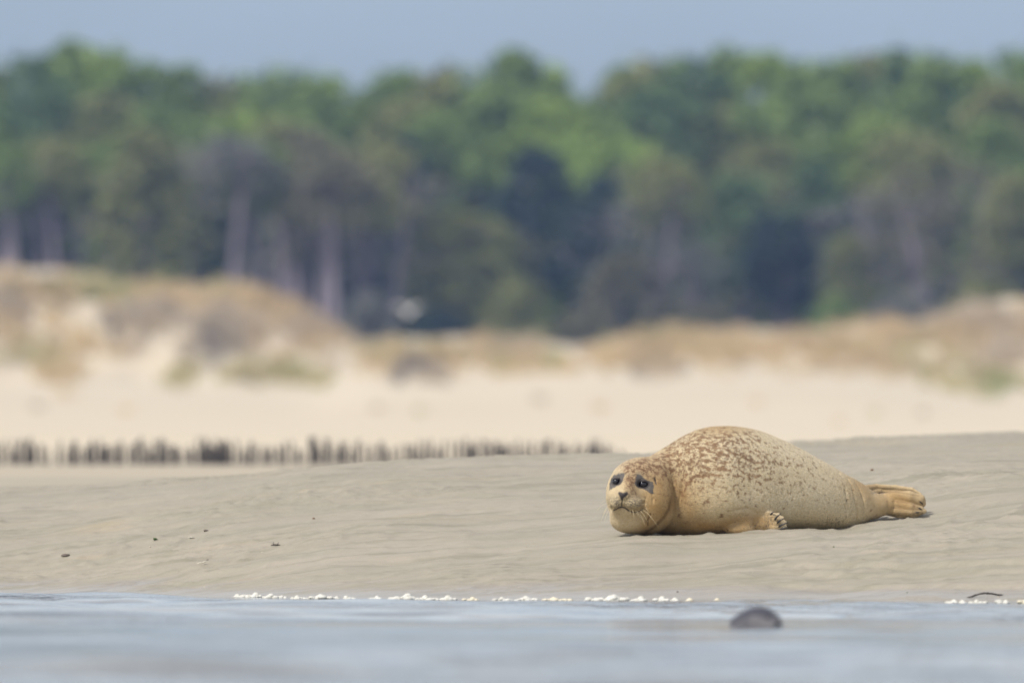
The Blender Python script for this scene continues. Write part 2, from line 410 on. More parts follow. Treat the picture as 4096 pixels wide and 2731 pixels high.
# ------------------------------------------------------------------ distance-field modelling (for animals)
class Field:
    def __init__(s, xs, ys, zs, shear=None):
        s.xs, s.ys, s.zs = [np.asarray(q, np.float32) for q in (xs, ys, zs)]
        s.shear = shear or (lambda x: np.zeros_like(x))
        s.sh = s.shear(s.xs).astype(np.float32)
        s.f = np.full((len(xs), len(ys), len(zs)), 0.2, np.float32)
    def block(s, lo, hi):
        i0, i1 = np.searchsorted(s.xs, [lo[0], hi[0]]); i1 = max(i1, i0 + 1); i1 = min(i1, len(s.xs)); i0 = min(i0, i1 - 1)
        sh = s.sh[i0:i1]
        j0 = max(0, np.searchsorted(s.ys, lo[1] - sh.max()) - 1); j1 = min(len(s.ys), np.searchsorted(s.ys, hi[1] - sh.min()) + 1)
        k0, k1 = np.searchsorted(s.zs, [lo[2], hi[2]])
        sl_ = (slice(i0, i1), slice(j0, max(j1, j0 + 1)), slice(k0, max(k1, k0 + 1)))
        X = s.xs[sl_[0]][:, None, None]; Y = s.ys[sl_[1]][None, :, None] + sh[:, None, None]; Z = s.zs[sl_[2]][None, None, :]
        return sl_, X, Y, Z
    def union(s, d, sl_, k):
        a = s.f[sl_]; k = np.maximum(k, 1e-5); h = np.maximum(k - np.abs(a - d), 0) / k
        s.f[sl_] = np.minimum(a, d) - h * h * k * 0.25
    def cut(s, d, sl_, k):
        a = s.f[sl_]; d = -d; h = np.maximum(k - np.abs(a - d), 0) / k
        s.f[sl_] = np.maximum(a, d) + h * h * k * 0.25
    def ell(s, c, r, k=0.02, rot=0.0, cut=False, yaw=0.0):
        R = max(r) + 0.02 + (k if np.isscalar(k) else 0.06)
        sl_, X, Y, Z = s.block([c[i] - R for i in range(3)], [c[i] + R for i in range(3)])
        dx, dy, dz = X - c[0], Y - c[1], Z - c[2]
        if rot: dx, dz = dx * math.cos(rot) + dz * math.sin(rot), -dx * math.sin(rot) + dz * math.cos(rot)
        if yaw: dx, dy = dx * math.cos(yaw) + dy * math.sin(yaw), -dx * math.sin(yaw) + dy * math.cos(yaw)
        k0 = np.sqrt((dx / r[0]) ** 2 + (dy / r[1]) ** 2 + (dz / r[2]) ** 2)
        k1 = np.sqrt((dx / r[0] ** 2) ** 2 + (dy / r[1] ** 2) ** 2 + (dz / r[2] ** 2) ** 2)
        d = k0 * (k0 - 1) / np.maximum(k1, 1e-6)
        if callable(k): k = k(X, Y, Z)
        (s.cut if cut else s.union)(d.astype(np.float32), sl_, k)
    def cap(s, a, b, ra, rb, k=0.01, cut=False, flat=1.0):
        """tapered capsule; flat < 1 thins it along y"""
        R = max(ra, rb) + k + 0.01
        lo_ = [min(a[i], b[i]) - R for i in range(3)]; hi_ = [max(a[i], b[i]) + R for i in range(3)]
        sl_, X, Y, Z = s.block(lo_, hi_)
        ba = np.array(b, float) - np.array(a, float); px, py, pz = X - a[0], Y - a[1], Z - a[2]
        t = np.clip((px * ba[0] + py * ba[1] + pz * ba[2]) / (ba @ ba + 1e-12), 0, 1)
        dx, dy, dz = px - t * ba[0], (py - t * ba[1]) / flat, pz - t * ba[2]
        d = np.sqrt(dx * dx + dy * dy + dz * dz) - (ra + (rb - ra) * t)
        (s.cut if cut else s.union)(d.astype(np.float32), sl_, k)
    def chain(s, pts, rs, k=0.008, cut=False, flat=1.0):
        for (p, q, r1, r2) in zip(pts[:-1], pts[1:], rs[:-1], rs[1:]): s.cap(p, q, r1, r2, k, cut, flat)
    def front(s, x, z):
        """y of the surface met first from the camera's side"""
        i = int(np.clip(np.searchsorted(s.xs, x), 1, len(s.xs) - 1)); k = int(np.clip(np.searchsorted(s.zs, z), 1, len(s.zs) - 1))
        col = s.f[i, :, k]; j = int(np.argmax(col < 0))
        if col[j] >= 0: return None
        if j == 0: return float(s.ys[0] + s.sh[i])
        t = col[j - 1] / (col[j - 1] - col[j])
        return float(s.ys[j - 1] + t * (s.ys[j] - s.ys[j - 1]) + s.sh[i])
    def mesh(s):
        """naive surface nets"""
        f = s.f; nx, ny, nz = f.shape; ins = f < 0
        cnt = np.zeros((nx - 1, ny - 1, nz - 1), np.int8)
        cor = [(a_, b_, c_) for a_ in (0, 1) for b_ in (0, 1) for c_ in (0, 1)]
        for a_, b_, c_ in cor: cnt += ins[a_:nx - 1 + a_, b_:ny - 1 + b_, c_:nz - 1 + c_]
        act = (cnt > 0) & (cnt < 8); I, J, K = np.nonzero(act)
        vid = np.full(act.shape, -1, np.int64); vid[I, J, K] = np.arange(len(I))
        P = np.zeros((len(I), 3)); C = np.zeros(len(I))
        for a_ in cor:
            for ax in range(3):
                if a_[ax]: continue
                b_ = list(a_); b_[ax] = 1
                fa = f[I + a_[0], J + a_[1], K + a_[2]]; fb = f[I + b_[0], J + b_[1], K + b_[2]]
                m = (fa < 0) != (fb < 0); t = np.where(m, fa / np.where(m, fa - fb, 1), 0)
                p = np.stack([np.full(len(I), float(q)) for q in a_], 1); p[:, ax] += t
                P[m] += p[m]; C += m
        P /= C[:, None]
        x = s.xs[I] + P[:, 0] * (s.xs[I + 1] - s.xs[I]); y = s.ys[J] + P[:, 1] * (s.ys[J + 1] - s.ys[J]); z = s.zs[K] + P[:, 2] * (s.zs[K + 1] - s.zs[K])
        y = y + s.sh[I] + P[:, 0] * (s.sh[I + 1] - s.sh[I])
        co = np.stack([x, y, z], 1); faces = []
        for ax in range(3):
            o1, o2 = [(1, 2), (2, 0), (0, 1)][ax]
            sa = [slice(None)] * 3; sb_ = [slice(None)] * 3; sa[ax] = slice(0, -1); sb_[ax] = slice(1, None)
            A, B = ins[tuple(sa)], ins[tuple(sb_)]
            E = A != B; i = np.array(np.nonzero(E)); ok = (i[o1] > 0) & (i[o2] > 0) & (i[o1] < f.shape[o1] - 1) & (i[o2] < f.shape[o2] - 1)
            i = i[:, ok]; inv = A[tuple(i)]
            def q(d1, d2):
                j = i.copy(); j[o1] -= d1; j[o2] -= d2; return vid[tuple(j)]
            quad = np.stack([q(0, 0), q(1, 0), q(1, 1), q(0, 1)], 1)
            quad[~inv] = quad[~inv][:, ::-1]; faces.append(quad)
        F = np.concatenate(faces)
        # light smoothing
        nb_ = np.zeros_like(co); c = np.zeros(len(co))
        for _ in range(2):
            nb_[:] = 0; c[:] = 0
            for u, v in ((0, 1), (1, 2), (2, 3), (3, 0)):
                for p_, q_ in ((u, v), (v, u)):
                    for k_ in range(3): nb_[:, k_] += np.bincount(F[:, p_], co[F[:, q_], k_], len(co))
                    c += np.bincount(F[:, p_], minlength=len(co))
            co = co * 0.5 + 0.5 * nb_ / c[:, None]
        return co, F

def PS(px, py, y): return ((px - 2800) / 887.0, y, (2140 - py) / 887.0)
def px2x(px): return (px - 2800) / 887.0

# ------------------------------------------------------------------ the seal on the sand
TOP = [(2560, 1960), (2575, 1905), (2590, 1876), (2620, 1832), (2660, 1791), (2713, 1755), (2755, 1733), (2797, 1716), (2856, 1704.5), (2916, 1702.5), (2975, 1708), (3035, 1719.5), (3094, 1740),
       (3154, 1766), (3213, 1795), (3273, 1828), (3332, 1860), (3392, 1895), (3440, 1921), (3481, 1952), (3515, 1988), (3540, 2008), (3562, 2028)]
BOT = [(2560, 2040), (2575, 2075), (2590, 2098), (2620, 2128), (2700, 2146), (2767, 2150), (2850, 2150), (2916, 2146), (3000, 2140), (3100, 2132), (3200, 2126), (3273, 2124), (3340, 2124), (3392, 2122),
       (3430, 2110), (3469, 2093), (3500, 2073), (3530, 2057), (3562, 2032)]
AX = [(2560, .13, .045), (2575, .135, .09), (2590, .15, .12), (2700, .225, .19), (2800, .24, .235), (2916, .27, .262), (3035, .34, .262), (3154, .41, .238), (3273, .48, .20), (3392, .555, .145), (3450, .59, .105), (3500, .615, .07), (3540, .635, .04), (3562, .64, .004)]
bx = np.array([px2x(a_[0]) for a_ in AX]); byc = [a_[1] for a_ in AX]; bry = [a_[2] for a_ in AX]
tx = [px2x(a_[0]) for a_ in TOP]; tz = [(2140 - a_[1]) / 887. for a_ in TOP]
ox = [px2x(a_[0]) for a_ in BOT]; oz = [(2140 - a_[1]) / 887. for a_ in BOT]

xs = np.concatenate([np.arange(px2x(2405), px2x(2720), 0.0024), np.arange(px2x(2720), px2x(2940), 0.004), np.arange(px2x(2940), px2x(3175), 0.0026), np.arange(px2x(3175), px2x(3450), 0.0042), np.arange(px2x(3450), px2x(3735), 0.0028)])
yl = np.arange(-0.31, 0.31, 0.0036)
zl = np.arange(-0.035, 0.505, 0.0028)
S = Field(xs, yl, zl, shear=lambda x: hermite([px2x(2405), px2x(2560), px2x(2700), px2x(2916), px2x(3035), px2x(3500), px2x(3735)], [.06, .10, .16, .25, .32, .60, .73], x))
# trunk: elliptical slices between the back line and the belly line
sl_, X, Y, Z = S.block((px2x(2560), -1, -1), (px2x(3560), 2, 1))
x1 = X[:, 0, 0]; T_ = hermite(tx, tz, x1)[:, None, None]; O_ = hermite(ox, oz, x1)[:, None, None]
yc = hermite(bx, byc, x1)[:, None, None]; ry = hermite(bx, bry, x1)[:, None, None]
rz = (T_ - O_) / 2; belly = 0.44; zc = O_ + (T_ - O_) * belly
ru, rd = T_ - zc, zc - O_
q = np.where(Z > zc, (np.abs(Z - zc) / ru) ** 2.0, (np.abs(Z - zc) / rd) ** 2.4)
wy_ = ry * (1 + 0.04 * np.clip((zc - Z) / rd, 0, 1))
uu = np.sqrt(((Y - yc) / wy_) ** 2 + q)
d = (uu - 1) * np.minimum(ry, rz) * np.where(uu < 1, 1, 0.9)
d = np.maximum(d, (px2x(2562) - X) * 0.6)
S.f[sl_] = np.minimum(S.f[sl_], d.astype(np.float32))
# head: skull, throat
kneck = lambda X, Y, Z: (0.006 + 0.07 * sstep(0.22, 0.33, Z) + 0.05 * sstep(0.12, 0.2, Y) + 0 * X).astype(np.float32)
HF = 0.035                                                    # the head reaches this far towards the viewer
H = Field(xs, yl, zl, shear=S.shear); H.sh = S.sh + np.float32(HF)
hd = []
H.ell(PS(2562, 1963, .125), (.148, .150, .150), 0.03)
H.ell(PS(2577, 2035, .115), (.140, .145, .106), 0.06)
H.ell(PS(2596, 1985, .115), (.100, .125, .155), 0.05)
H.ell(PS(2530, 1925, .045), (.085, .085, .075), 0.05)           # forehead
H.ell(PS(2597, 1995, .045), (.070, .075, .085), 0.05)           # cheek
H.ell(PS(2458, 1985, .060), (.030, .070, .060), 0.04)
H.ell(PS(2500, 1995, -.020), (.066, .085, .056), 0.045)         # muzzle base
H.cap(PS(2522, 1915, .000), PS(2494, 1975, -.090), .038, .024, 0.035)   # nose bridge
H.ell(PS(2462, 2012, -.080), (.034, .040, .030), 0.014, rot=0.25)        # whisker pads
H.ell(PS(2527, 2013, -.072), (.046, .048, .031), 0.014, rot=-0.12)
H.ell(PS(2491, 1981, -.108), (.022, .018, .017), 0.014)         # nose pad
H.ell(PS(2491, 2003, -.098), (.012, .016, .016), 0.010)
H.ell(PS(2494, 2047, -.030), (.050, .052, .024), 0.03)          # chin
H.ell(PS(2515, 2085, .020), (.080, .075, .05), 0.06)
# brows
H.ell(PS(2575, 1914, -.004), (.030, .022, .011), 0.018, rot=-0.2)
H.ell(PS(2466, 1905, .024), (.022, .022, .010), 0.018, rot=0.15)
EYES = [((2464.8, 1925.0), .0185), ((2572.0, 1936.0), .0215)]
eye_at = []
for (ex, ey), r in EYES:
    p = PS(ex, ey, 0); y0 = H.front(p[0], p[2]); eye_at.append((p[0], y0, p[2]))
    H.ell((p[0], y0 - 0.002, p[2]), (r * 1.15, .013, r * .85), 0.016, cut=True)
    H.ell((p[0], y0 + r * 0.72, p[2]), (r * 1.04, r, r * 0.98), 0.008)
    H.ell((p[0], y0 + r * 0.60, p[2] - 0.001), (r * .98, r * 1.22, r * .64), 0.003, cut=True)
# mouth
def carve(pts, r, k=0.004, F_=None, depth=0.0):
    F_ = F_ or H; P3 = []
    for (a_, b_) in pts:
        p = PS(a_, b_, 0); y0 = F_.front(p[0], p[2]); P3.append((p[0], (y0 if y0 is not None else P3[-1][1]) + depth, p[2]))
    rr = r if isinstance(r, (list, tuple)) else [r] * len(P3)
    F_.chain(P3, rr, k, cut=True); return P3
MOUTH = [(2455, 2040), (2463, 2036), (2473, 2030), (2486, 2027), (2499, 2030), (2512, 2040), (2530, 2047), (2548, 2047), (2563, 2040), (2572, 2033)]
carve(MOUTH, [.002, .0035, .0045, .0045, .0045, .0045, .004, .0035, .003, .001], 0.005)
carve([(2489, 1998), (2487, 2008), (2486, 2020)], .0026, 0.003)
for s_, (nx_, ny_) in ((-1, (2480, 1981)), (1, (2502, 1981))):
    carve([(nx_ - 1 * s_, ny_ + 7), (nx_ + 5 * s_, ny_ - 3)], .0034, 0.003)
carve([(2617, 1912), (2621, 1922), (2624, 1934)], [.003, .006, .002], 0.004, depth=0.0)     # ear slit
carve([(2601, 2055), (2595, 2068), (2588, 2083), (2591, 2098)], [.001, .004, .006, .002], 0.008)
carve([(2607, 1978), (2612, 1996), (2611, 2010)], [.001, .003, .001], 0.008)
carve([(2583, 1990), (2578, 2010), (2576, 2026)], [.001, .003, .001], 0.008)
# join head and trunk; soft over the nape, creased at the throat
sl_, X, Y, Z = S.block((-2, -2, -1), (px2x(2800), 3, 1))
S.union(H.f[sl_], sl_, kneck(X, Y, Z))
# skin folds beside the throat

# fore flipper
def onbody(px_, py_, lift):
    p = PS(px_, py_, 0); y0 = S.front(p[0], p[2]); return y0 - lift if y0 is not None else None
fy = onbody(3060, 2070, 0.0)
y_sh = onbody(2985, 2085, 0.0)
S.ell(PS(2968, 2092, y_sh + .018), (.062, .050, .060), 0.016)
S.ell(PS(2958, 2116, y_sh + .005), (.070, .045, .027), 0.014)
S.ell(PS(3043, 2083, fy - .004), (.058, .030, .047), 0.010)
S.cap(PS(2975, 2105, fy + .004), PS(3050, 2098, fy - .004), .034, .026, 0.012)
TIPS = [((3072, 2054), (3088, 2052)), ((3090, 2064), (3114, 2060)), ((3098, 2077), (3130, 2073)), ((3102, 2092), (3140, 2090)), ((3100, 2108), (3141, 2107))]
DR = [.0145, .0145, .014, .014, .013]
for i, (m_, t_) in enumerate(TIPS):
    yy = fy - 0.014 - 0.002 * i
    S.chain([PS(3045, 2068 + i * 9, fy + .004), PS(*m_, yy), PS(*t_, yy + .008)], [.020, DR[i], DR[i] * .80], 0.007)
for i in range(4):
    a_, b_ = TIPS[i][1], TIPS[i + 1][1]; a0, b0 = TIPS[i][0], TIPS[i + 1][0]
    carve([((a0[0] + b0[0]) / 2 - 10, (a0[1] + b0[1]) / 2), ((a_[0] + b_[0]) / 2 - 4, (a_[1] + b_[1]) / 2)], [.0008, .0014], 0.005, S)
# skin folds at the tail base, over the shoulder and on the neck
for pts_, rr_ in (([(3398, 1912), (3424, 1985), (3436, 2060), (3428, 2095)], .0012), ([(3432, 1928), (3458, 1985), (3468, 2040), (3464, 2078)], .0014), ([(3362, 1890), (3388, 1970), (3396, 2040)], .0008),
                  ([(2700, 1800), (2728, 1872), (2730, 1950), (2712, 2020)], .0016), ([(2742, 1800), (2768, 1880), (2770, 1960)], .0010), ([(2940, 2040), (2985, 2034), (3018, 2046), (3034, 2052)], .0024), ([(2880, 2110), (2905, 2124), (2918, 2134)], .003)):
    carve(pts_, [.0004] + [rr_] * (len(pts_) - 2) + [.0004], 0.016, S)
# hind flippers
S.chain([PS(3440, 2010, .60), PS(3500, 2022, .635), PS(3560, 2020, .665)], [.075, .052, .045], 0.03)
hy = .675
S.chain([PS(3545, 2000, hy), PS(3590, 1990, hy), PS(3648, 1990, hy), PS(3692, 2000, hy + .01), PS(3704, 2014, hy + .012)], [.034, .030, .031, .028, .017], 0.008, flat=.9)
S.chain([PS(3550, 2020, hy - .005), PS(3600, 2018, hy - .018), PS(3655, 2028, hy - .022), PS(3700, 2034, hy - .010)], [.03, .021, .018, .012], 0.006)
S.chain([PS(3550, 2035, hy - .005), PS(3600, 2042, hy - .020), PS(3658, 2048, hy - .022), PS(3712, 2044, hy - .006)], [.028, .021, .018, .011], 0.006)
S.chain([PS(3560, 2044, hy + .01), PS(3610, 2056, hy), PS(3660, 2060, hy), PS(3706, 2050, hy + .01)], [.018, .018, .017, .008], 0.005)
S.ell(PS(3620, 2030, hy + .02), (.075, .02, .035), 0.02)
S.chain([PS(3455, 1958, .70), PS(3520, 1945, .78), PS(3600, 1949, .80), PS(3664, 1958, .80), PS(3699, 1974, .79)], [.020, .012, .012, .011, .006], 0.006)
S.chain([PS(3470, 1980, .71), PS(3540, 1966, .79), PS(3620, 1974, .80), PS(3690, 1990, .79)], [.022, .014, .012, .009], 0.005)
S.ell(PS(3560, 1964, .80), (.11, .008, .020), 0.006)
co, F = S.mesh()
co_s = co

seal = empty('harbour_seal', (SX, SY, SZ))
tag(seal, 'tan spotted seal lying on the grey sandbank with its face turned to the viewer', 'seal')
me = np_mesh('body', co, F)
# coat masks, one value per vertex: pigment, painted crease shade, painted back highlight
PXv = co[:, 0] * 887 + 2800; PYv = 2140 - co[:, 2] * 887; Yv = co[:, 1]
def poly(pts, soft=3.0):
    """soft inside-mask of a polygon drawn on the flank (x, height)"""
    pts = np.array(pts, float); n = len(pts); ins = np.zeros(len(PXv), bool); dm = np.full(len(PXv), 1e9)
    for i in range(n):
        x1_, y1_ = pts[i]; x2_, y2_ = pts[(i + 1) % n]
        c_ = ((y1_ > PYv) != (y2_ > PYv)) & (PXv < (x2_ - x1_) * (PYv - y1_) / (y2_ - y1_ + 1e-9) + x1_); ins ^= c_
        ex, ey = x2_ - x1_, y2_ - y1_; t = np.clip(((PXv - x1_) * ex + (PYv - y1_) * ey) / (ex * ex + ey * ey + 1e-9), 0, 1)
        dm = np.minimum(dm, np.hypot(PXv - x1_ - t * ex, PYv - y1_ - t * ey))
    return np.clip(0.5 + np.where(ins, dm, -dm) / (2 * soft), 0, 1)
def line(pts, wd, soft=2.0):
    dm = np.full(len(PXv), 1e9)
    for (x1_, y1_), (x2_, y2_) in zip(pts[:-1], pts[1:]):
        ex, ey = x2_ - x1_, y2_ - y1_; t = np.clip(((PXv - x1_) * ex + (PYv - y1_) * ey) / (ex * ex + ey * ey + 1e-9), 0, 1)
        dm = np.minimum(dm, np.hypot(PXv - x1_ - t * ex, PYv - y1_ - t * ey))
    return np.clip(1 - (dm - wd) / soft, 0, 1)
def blob(cx, cy, rx, ry_, p=2.0):
    return np.exp(-(((PXv - cx) / rx) ** 2 + ((PYv - cy) / ry_) ** 2) ** (p / 2))
Z2 = lambda z: [(2380 + u / 4.1275, 1780 + v / 4.1275) for u, v in z]
face = (Yv < 0.17) & (PXv < 2690)
grey = poly(Z2([(300, 500), (400, 470), (485, 450), (482, 510), (455, 590), (400, 650), (330, 690), (235, 745), (238, 640), (268, 560)]), 2.5)
grey = np.maximum(grey, poly(Z2([(690, 475), (745, 480), (800, 545), (870, 585), (950, 600), (968, 690), (960, 790), (930, 815), (880, 770), (800, 725), (700, 690), (650, 660), (668, 560)]), 2.5))
grey = grey * face
black = poly(Z2([(372, 790), (400, 765), (460, 785), (520, 765), (550, 800), (520, 835), (470, 870), (450, 930), (425, 900), (405, 850)]), 2.5)
black = np.maximum(black, line(MOUTH[:7], 1.6, 2.2)); black = np.maximum(black, line(MOUTH[6:], .9, 2.2) * .9)
black = np.maximum(black, line([(2489, 1998), (2487, 2008), (2486, 2022)], 1.2, 2.2) * .9)
black = np.maximum(black, line([(2617, 1910), (2621, 1922), (2624, 1935)], 1.5, 3) * .85)
for (ex, ey), r in EYES:
    R_ = r * 887; q = np.sqrt(((PXv - ex) / (R_ * 1.36)) ** 2 + ((PYv - ey) / (R_ * .98)) ** 2)
    black = np.maximum(black, np.clip((1.15 - q) / 0.3, 0, 1))
black = black * face * (Yv < 0.15)
speck = np.maximum(blob(2462, 2010, 30, 26, 3), blob(2530, 2010, 44, 27, 3)) * face
speck = np.maximum(speck, 0.6 * np.maximum(blob(2485, 1897, 30, 9), blob(2553, 1897, 18, 9)) * face)
# brown spotting of the back and crown
spot = 1.0 * blob(2860, 1790, 260, 110, 2.2) + 0.7 * blob(2740, 1880, 140, 120, 2.2) + 0.42 * blob(3020, 1910, 150, 90, 2) + 0.3 * blob(3250, 1870, 200, 90) + .15 * blob(2900, 1980, 260, 80)
spot = np.clip(spot, 0, 1) * (PXv > 2640 - 30)
crown = 1.05 * blob(2575, 1868, 120, 62, 2) + 0.8 * blob(2520, 1925, 26, 55, 2.5) + .5 * blob(2545, 1985, 28, 25)
tan = np.clip(0.22 + 0.9 * sstep(2050, 2140, PYv) * (PXv < 3000) * sstep(2520, 2640, PXv) + 0.85 * blob(2700, 2050, 120, 130) + 0.38 * blob(2650, 1960, 90, 130) + 0.22 * blob(2540, 2000, 150, 160, 3) + 0.6 * blob(2880, 1700, 170, 40)
              + 0.85 * blob(2960, 2100, 75, 42) + 0.65 * blob(3060, 2085, 70, 45, 3) + 0.6 * blob(3470, 1930, 90, 60) + 0.7 * blob(3610, 2010, 130, 70, 3) + 0.1 * blob(2490, 2080, 60, 50), 0, 1)
pale = np.clip(0.40 + 1.3 * blob(3140, 1790, 200, 70) + .4 * blob(2950, 1850, 200, 120) + 0.75 * blob(3080, 2000, 130, 60) + 0.7 * blob(3300, 1960, 120, 90) + .5 * blob(2480, 1860, 50, 40)  # pale fur; the blob along the back also paints in its highlight
               + .5 * blob(2490, 2085, 50, 25), 0, 1)
dark = np.clip(1.0 * poly([(3490, 1948), (3560, 1962), (3590, 1968), (3540, 1982), (3500, 1975)], 8) + 0.8 * blob(3330, 2090, 90, 40) + 0.55 * blob(3400, 2010, 50, 60) + 0.35 * blob(2850, 1990, 170, 80) + .55 * blob(3030, 2105, 70, 32) + .5 * blob(3075, 2080, 40, 30) + 0.9 * line([(3560, 2052), (3620, 2064), (3700, 2054)], 3, 8) * (PXv > 3500), 0, 1)
crease_shade_brown = np.zeros(len(PXv))  # shade painted into the skin creases, plus browner flippers and neck
crease_shade_brown = np.maximum(crease_shade_brown, line([(2683, 1900), (2686, 1974), (2674, 2034), (2652, 2070), (2625, 2100), (2582, 2129)], 1, 9) * face * sstep(1930, 2020, PYv))
crease_shade_brown = np.maximum(crease_shade_brown, line([(2601, 2055), (2595, 2068), (2588, 2083), (2591, 2098)], 2, 3) * face)
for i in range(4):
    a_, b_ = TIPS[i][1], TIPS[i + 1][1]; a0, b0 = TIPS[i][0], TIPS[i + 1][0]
    crease_shade_brown = np.maximum(crease_shade_brown, .6 * line([((a0[0] + b0[0]) / 2 - 10, (a0[1] + b0[1]) / 2), ((a_[0] + b_[0]) / 2, (a_[1] + b_[1]) / 2)], .5, 3) * (Yv < .3))
crease_shade_brown = np.maximum(crease_shade_brown, .16 * blob(3640, 2020, 90, 60, 3) * (PXv > 3520)); crease_shade_brown = np.maximum(crease_shade_brown, .18 * blob(3030, 2100, 80, 36, 3) * (Yv < .3)); crease_shade_brown = np.maximum(crease_shade_brown, .42 * blob(2708, 1985, 24, 80, 3) * (1 - sstep(2660, 2700, PXv) * 0) * (PXv > 2684))
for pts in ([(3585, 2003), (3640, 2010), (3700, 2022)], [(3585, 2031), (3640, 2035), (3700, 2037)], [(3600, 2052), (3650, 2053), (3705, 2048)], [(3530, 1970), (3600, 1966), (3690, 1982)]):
    crease_shade_brown = np.maximum(crease_shade_brown, .55 * line(pts, 1, 4))
crease_shade_brown = np.maximum(crease_shade_brown, .9 * np.maximum(line([(3690, 2003), (3704, 2012)], 1.5, 2), line([(3683, 2028), (3694, 2033)], 1.5, 2)) * (PXv > 3600))
def set_attr(nm, r, g, b):
    at_ = me.color_attributes.new(nm, 'FLOAT_COLOR', 'POINT')
    arr = np.ones((len(co), 4), np.float32); arr[:, 0] = r; arr[:, 1] = g; arr[:, 2] = b; at_.data.foreach_set('color', arr.ravel())
set_attr('pig_light_a', spot, tan, pale); set_attr('pig_b', grey, black, speck); set_attr('pig_shade_c', np.clip(crown * face, 0, 1), dark, crease_shade_brown)

def m_seal():
    m, t, b = mat_new('seal_fur', 0.62, 0.25); nb = NB(t)
    def attr(nm):
        a_ = nb.n('ShaderNodeAttribute'); a_.attribute_name = nm; s_ = nb.n('ShaderNodeSeparateColor'); t.links.new(a_.outputs['Color'], s_.inputs[0]); return s_.outputs
    A, B, C_ = attr('pig_light_a'), attr('pig_b'), attr('pig_shade_c')
    v = nb.coord(); vd = nb.coord((0.72, 1, 1.15), rot=(0, math.radians(-22), 0)); vh = nb.coord((0.22, 1, 1), rot=(0, math.radians(-12), 0))
    soft = nb.noise(v, 9, 3, .5); mott = nb.noise(vd, 56, 3, .5, .1); mott2 = nb.noise(vd, 125, 4, .6, .2); hair = nb.noise(vh, 520, 2, .7); hair2 = nb.noise(vh, 190, 3, .7)
    c = nb.mix(nb.mr(soft, .35, .65), (0.66, 0.53, 0.30), (0.77, 0.66, 0.43))
    c = nb.mix(nb.math('MULTIPLY', A[2], nb.mr(mott2, .35, .6)), c, (0.90, 0.82, 0.62))  # pale fur together with the highlight painted on the back
    c = nb.mix(nb.math('MULTIPLY', A[1], nb.mr(soft, .25, .6, .6, 1)), c, (0.45, 0.285, 0.115))
    # spots: a threshold that falls where the coat is more densely spotted
    thr = nb.mr(A[0], 0, 1, 0.68, 0.475)
    mott = nb.math('ADD', mott, nb.math('MULTIPLY', nb.math('SUBTRACT', hair2, .5), .16))
    mott = nb.math('ADD', mott, nb.math('MULTIPLY', nb.math('SUBTRACT', mott2, .5), .35))
    sp = nb.mr(nb.math('SUBTRACT', mott, thr), -0.06, 0.11, 0, 1)
    sp2 = nb.mr(nb.math('SUBTRACT', mott2, nb.mr(A[0], 0, 1, 0.72, 0.53)), -0.02, 0.06, 0, .75)
    warm = nb.mix(nb.mr(soft, .4, .6), (0.17, 0.078, 0.033), (0.25, 0.125, 0.052))
    c = nb.mix(nb.math('MULTIPLY', sp, .84), c, warm); c = nb.mix(nb.math('MULTIPLY', sp2, .85), c, (0.17, 0.085, 0.045))
    # crown and nose bridge
    cn_ = nb.mr(nb.math('ADD', nb.math('ADD', nb.math('MULTIPLY', mott, .5), nb.math('MULTIPLY', mott2, .5)), nb.math('MULTIPLY', C_[0], .12)), .52, .66)
    c = nb.mix(nb.math('MULTIPLY', C_[0], .38), c, (0.42, 0.25, 0.12))
    c = nb.mix(nb.math('MULTIPLY', nb.math('MULTIPLY', C_[0], cn_), .92), c, (0.15, 0.07, 0.034))
    # sooty rear, with fine upright flecks
    vf = nb.coord((1, 1, .55), rot=(0, math.radians(18), 0)); fl = nb.noise(vf, 130, 3, .7)
    dk = nb.mr(nb.math('SUBTRACT', fl, nb.mr(C_[1], 0, 1, .70, .44)), 0, .08)
    c = nb.mix(nb.math('MULTIPLY', dk, .7), c, (0.115, 0.10, 0.085))
    # whisker pads
    ws = nb.noise(nb.coord((.5, 1, 1), rot=(0, .5, 0)), 190, 3, .7)
    c = nb.mix(nb.math('MULTIPLY', B[2], .6), c, (0.50, 0.42, 0.26))
    c = nb.mix(nb.math('MULTIPLY', nb.math('MULTIPLY', B[2], nb.mr(ws, .45, .57)), .9), c, (0.045, 0.045, 0.05))
    gm_ = nb.mr(nb.math('ADD', B[0], nb.math('MULTIPLY', nb.math('SUBTRACT', mott2, .5), 2.6)), .40, .66)
    gm_ = nb.math('MULTIPLY', gm_, nb.mr(B[0], 0, .25))
    c = nb.mix(nb.math('MULTIPLY', gm_, .95), c, nb.mix(nb.mr(hair2, .3, .7), (0.065, 0.067, 0.075), (0.125, 0.12, 0.118)))
    c = nb.mix(nb.math('MULTIPLY', C_[2], .75), c, (0.13, 0.065, 0.02))  # painted shade in the creases, brown tone on flippers and neck
    tn = nb.n('ShaderNodeAttribute'); tn.attribute_name = 'hair_tone'
    tv = nb.n('ShaderNodeVectorMath', operation='SCALE'); t.links.new(c, tv.inputs[0]); t.links.new(nb.math('ADD', tn.outputs['Fac'], 1.0), tv.inputs['Scale']); c = tv.outputs[0]
    c = nb.mix(B[1], c, (0.018, 0.018, 0.026))
    # hair and grains of sand
    c = nb.mix(nb.mr(hair, .35, .7, 0, .42), c, (0.13, 0.085, 0.045))
    gr = nb.noise(v, 330, 2, .8)
    gm = nb.mr(co_gz(nb, t), -0.02, 0.26, .75, 0.12)
    c = nb.mix(nb.math('MULTIPLY', nb.mr(gr, .62, .70), gm), c, (0.62, 0.56, 0.44))
    t.links.new(c, b.inputs['Base Color'])
    t.links.new(nb.mr(B[1], 0, 1, .66, .32), b.inputs['Roughness'])
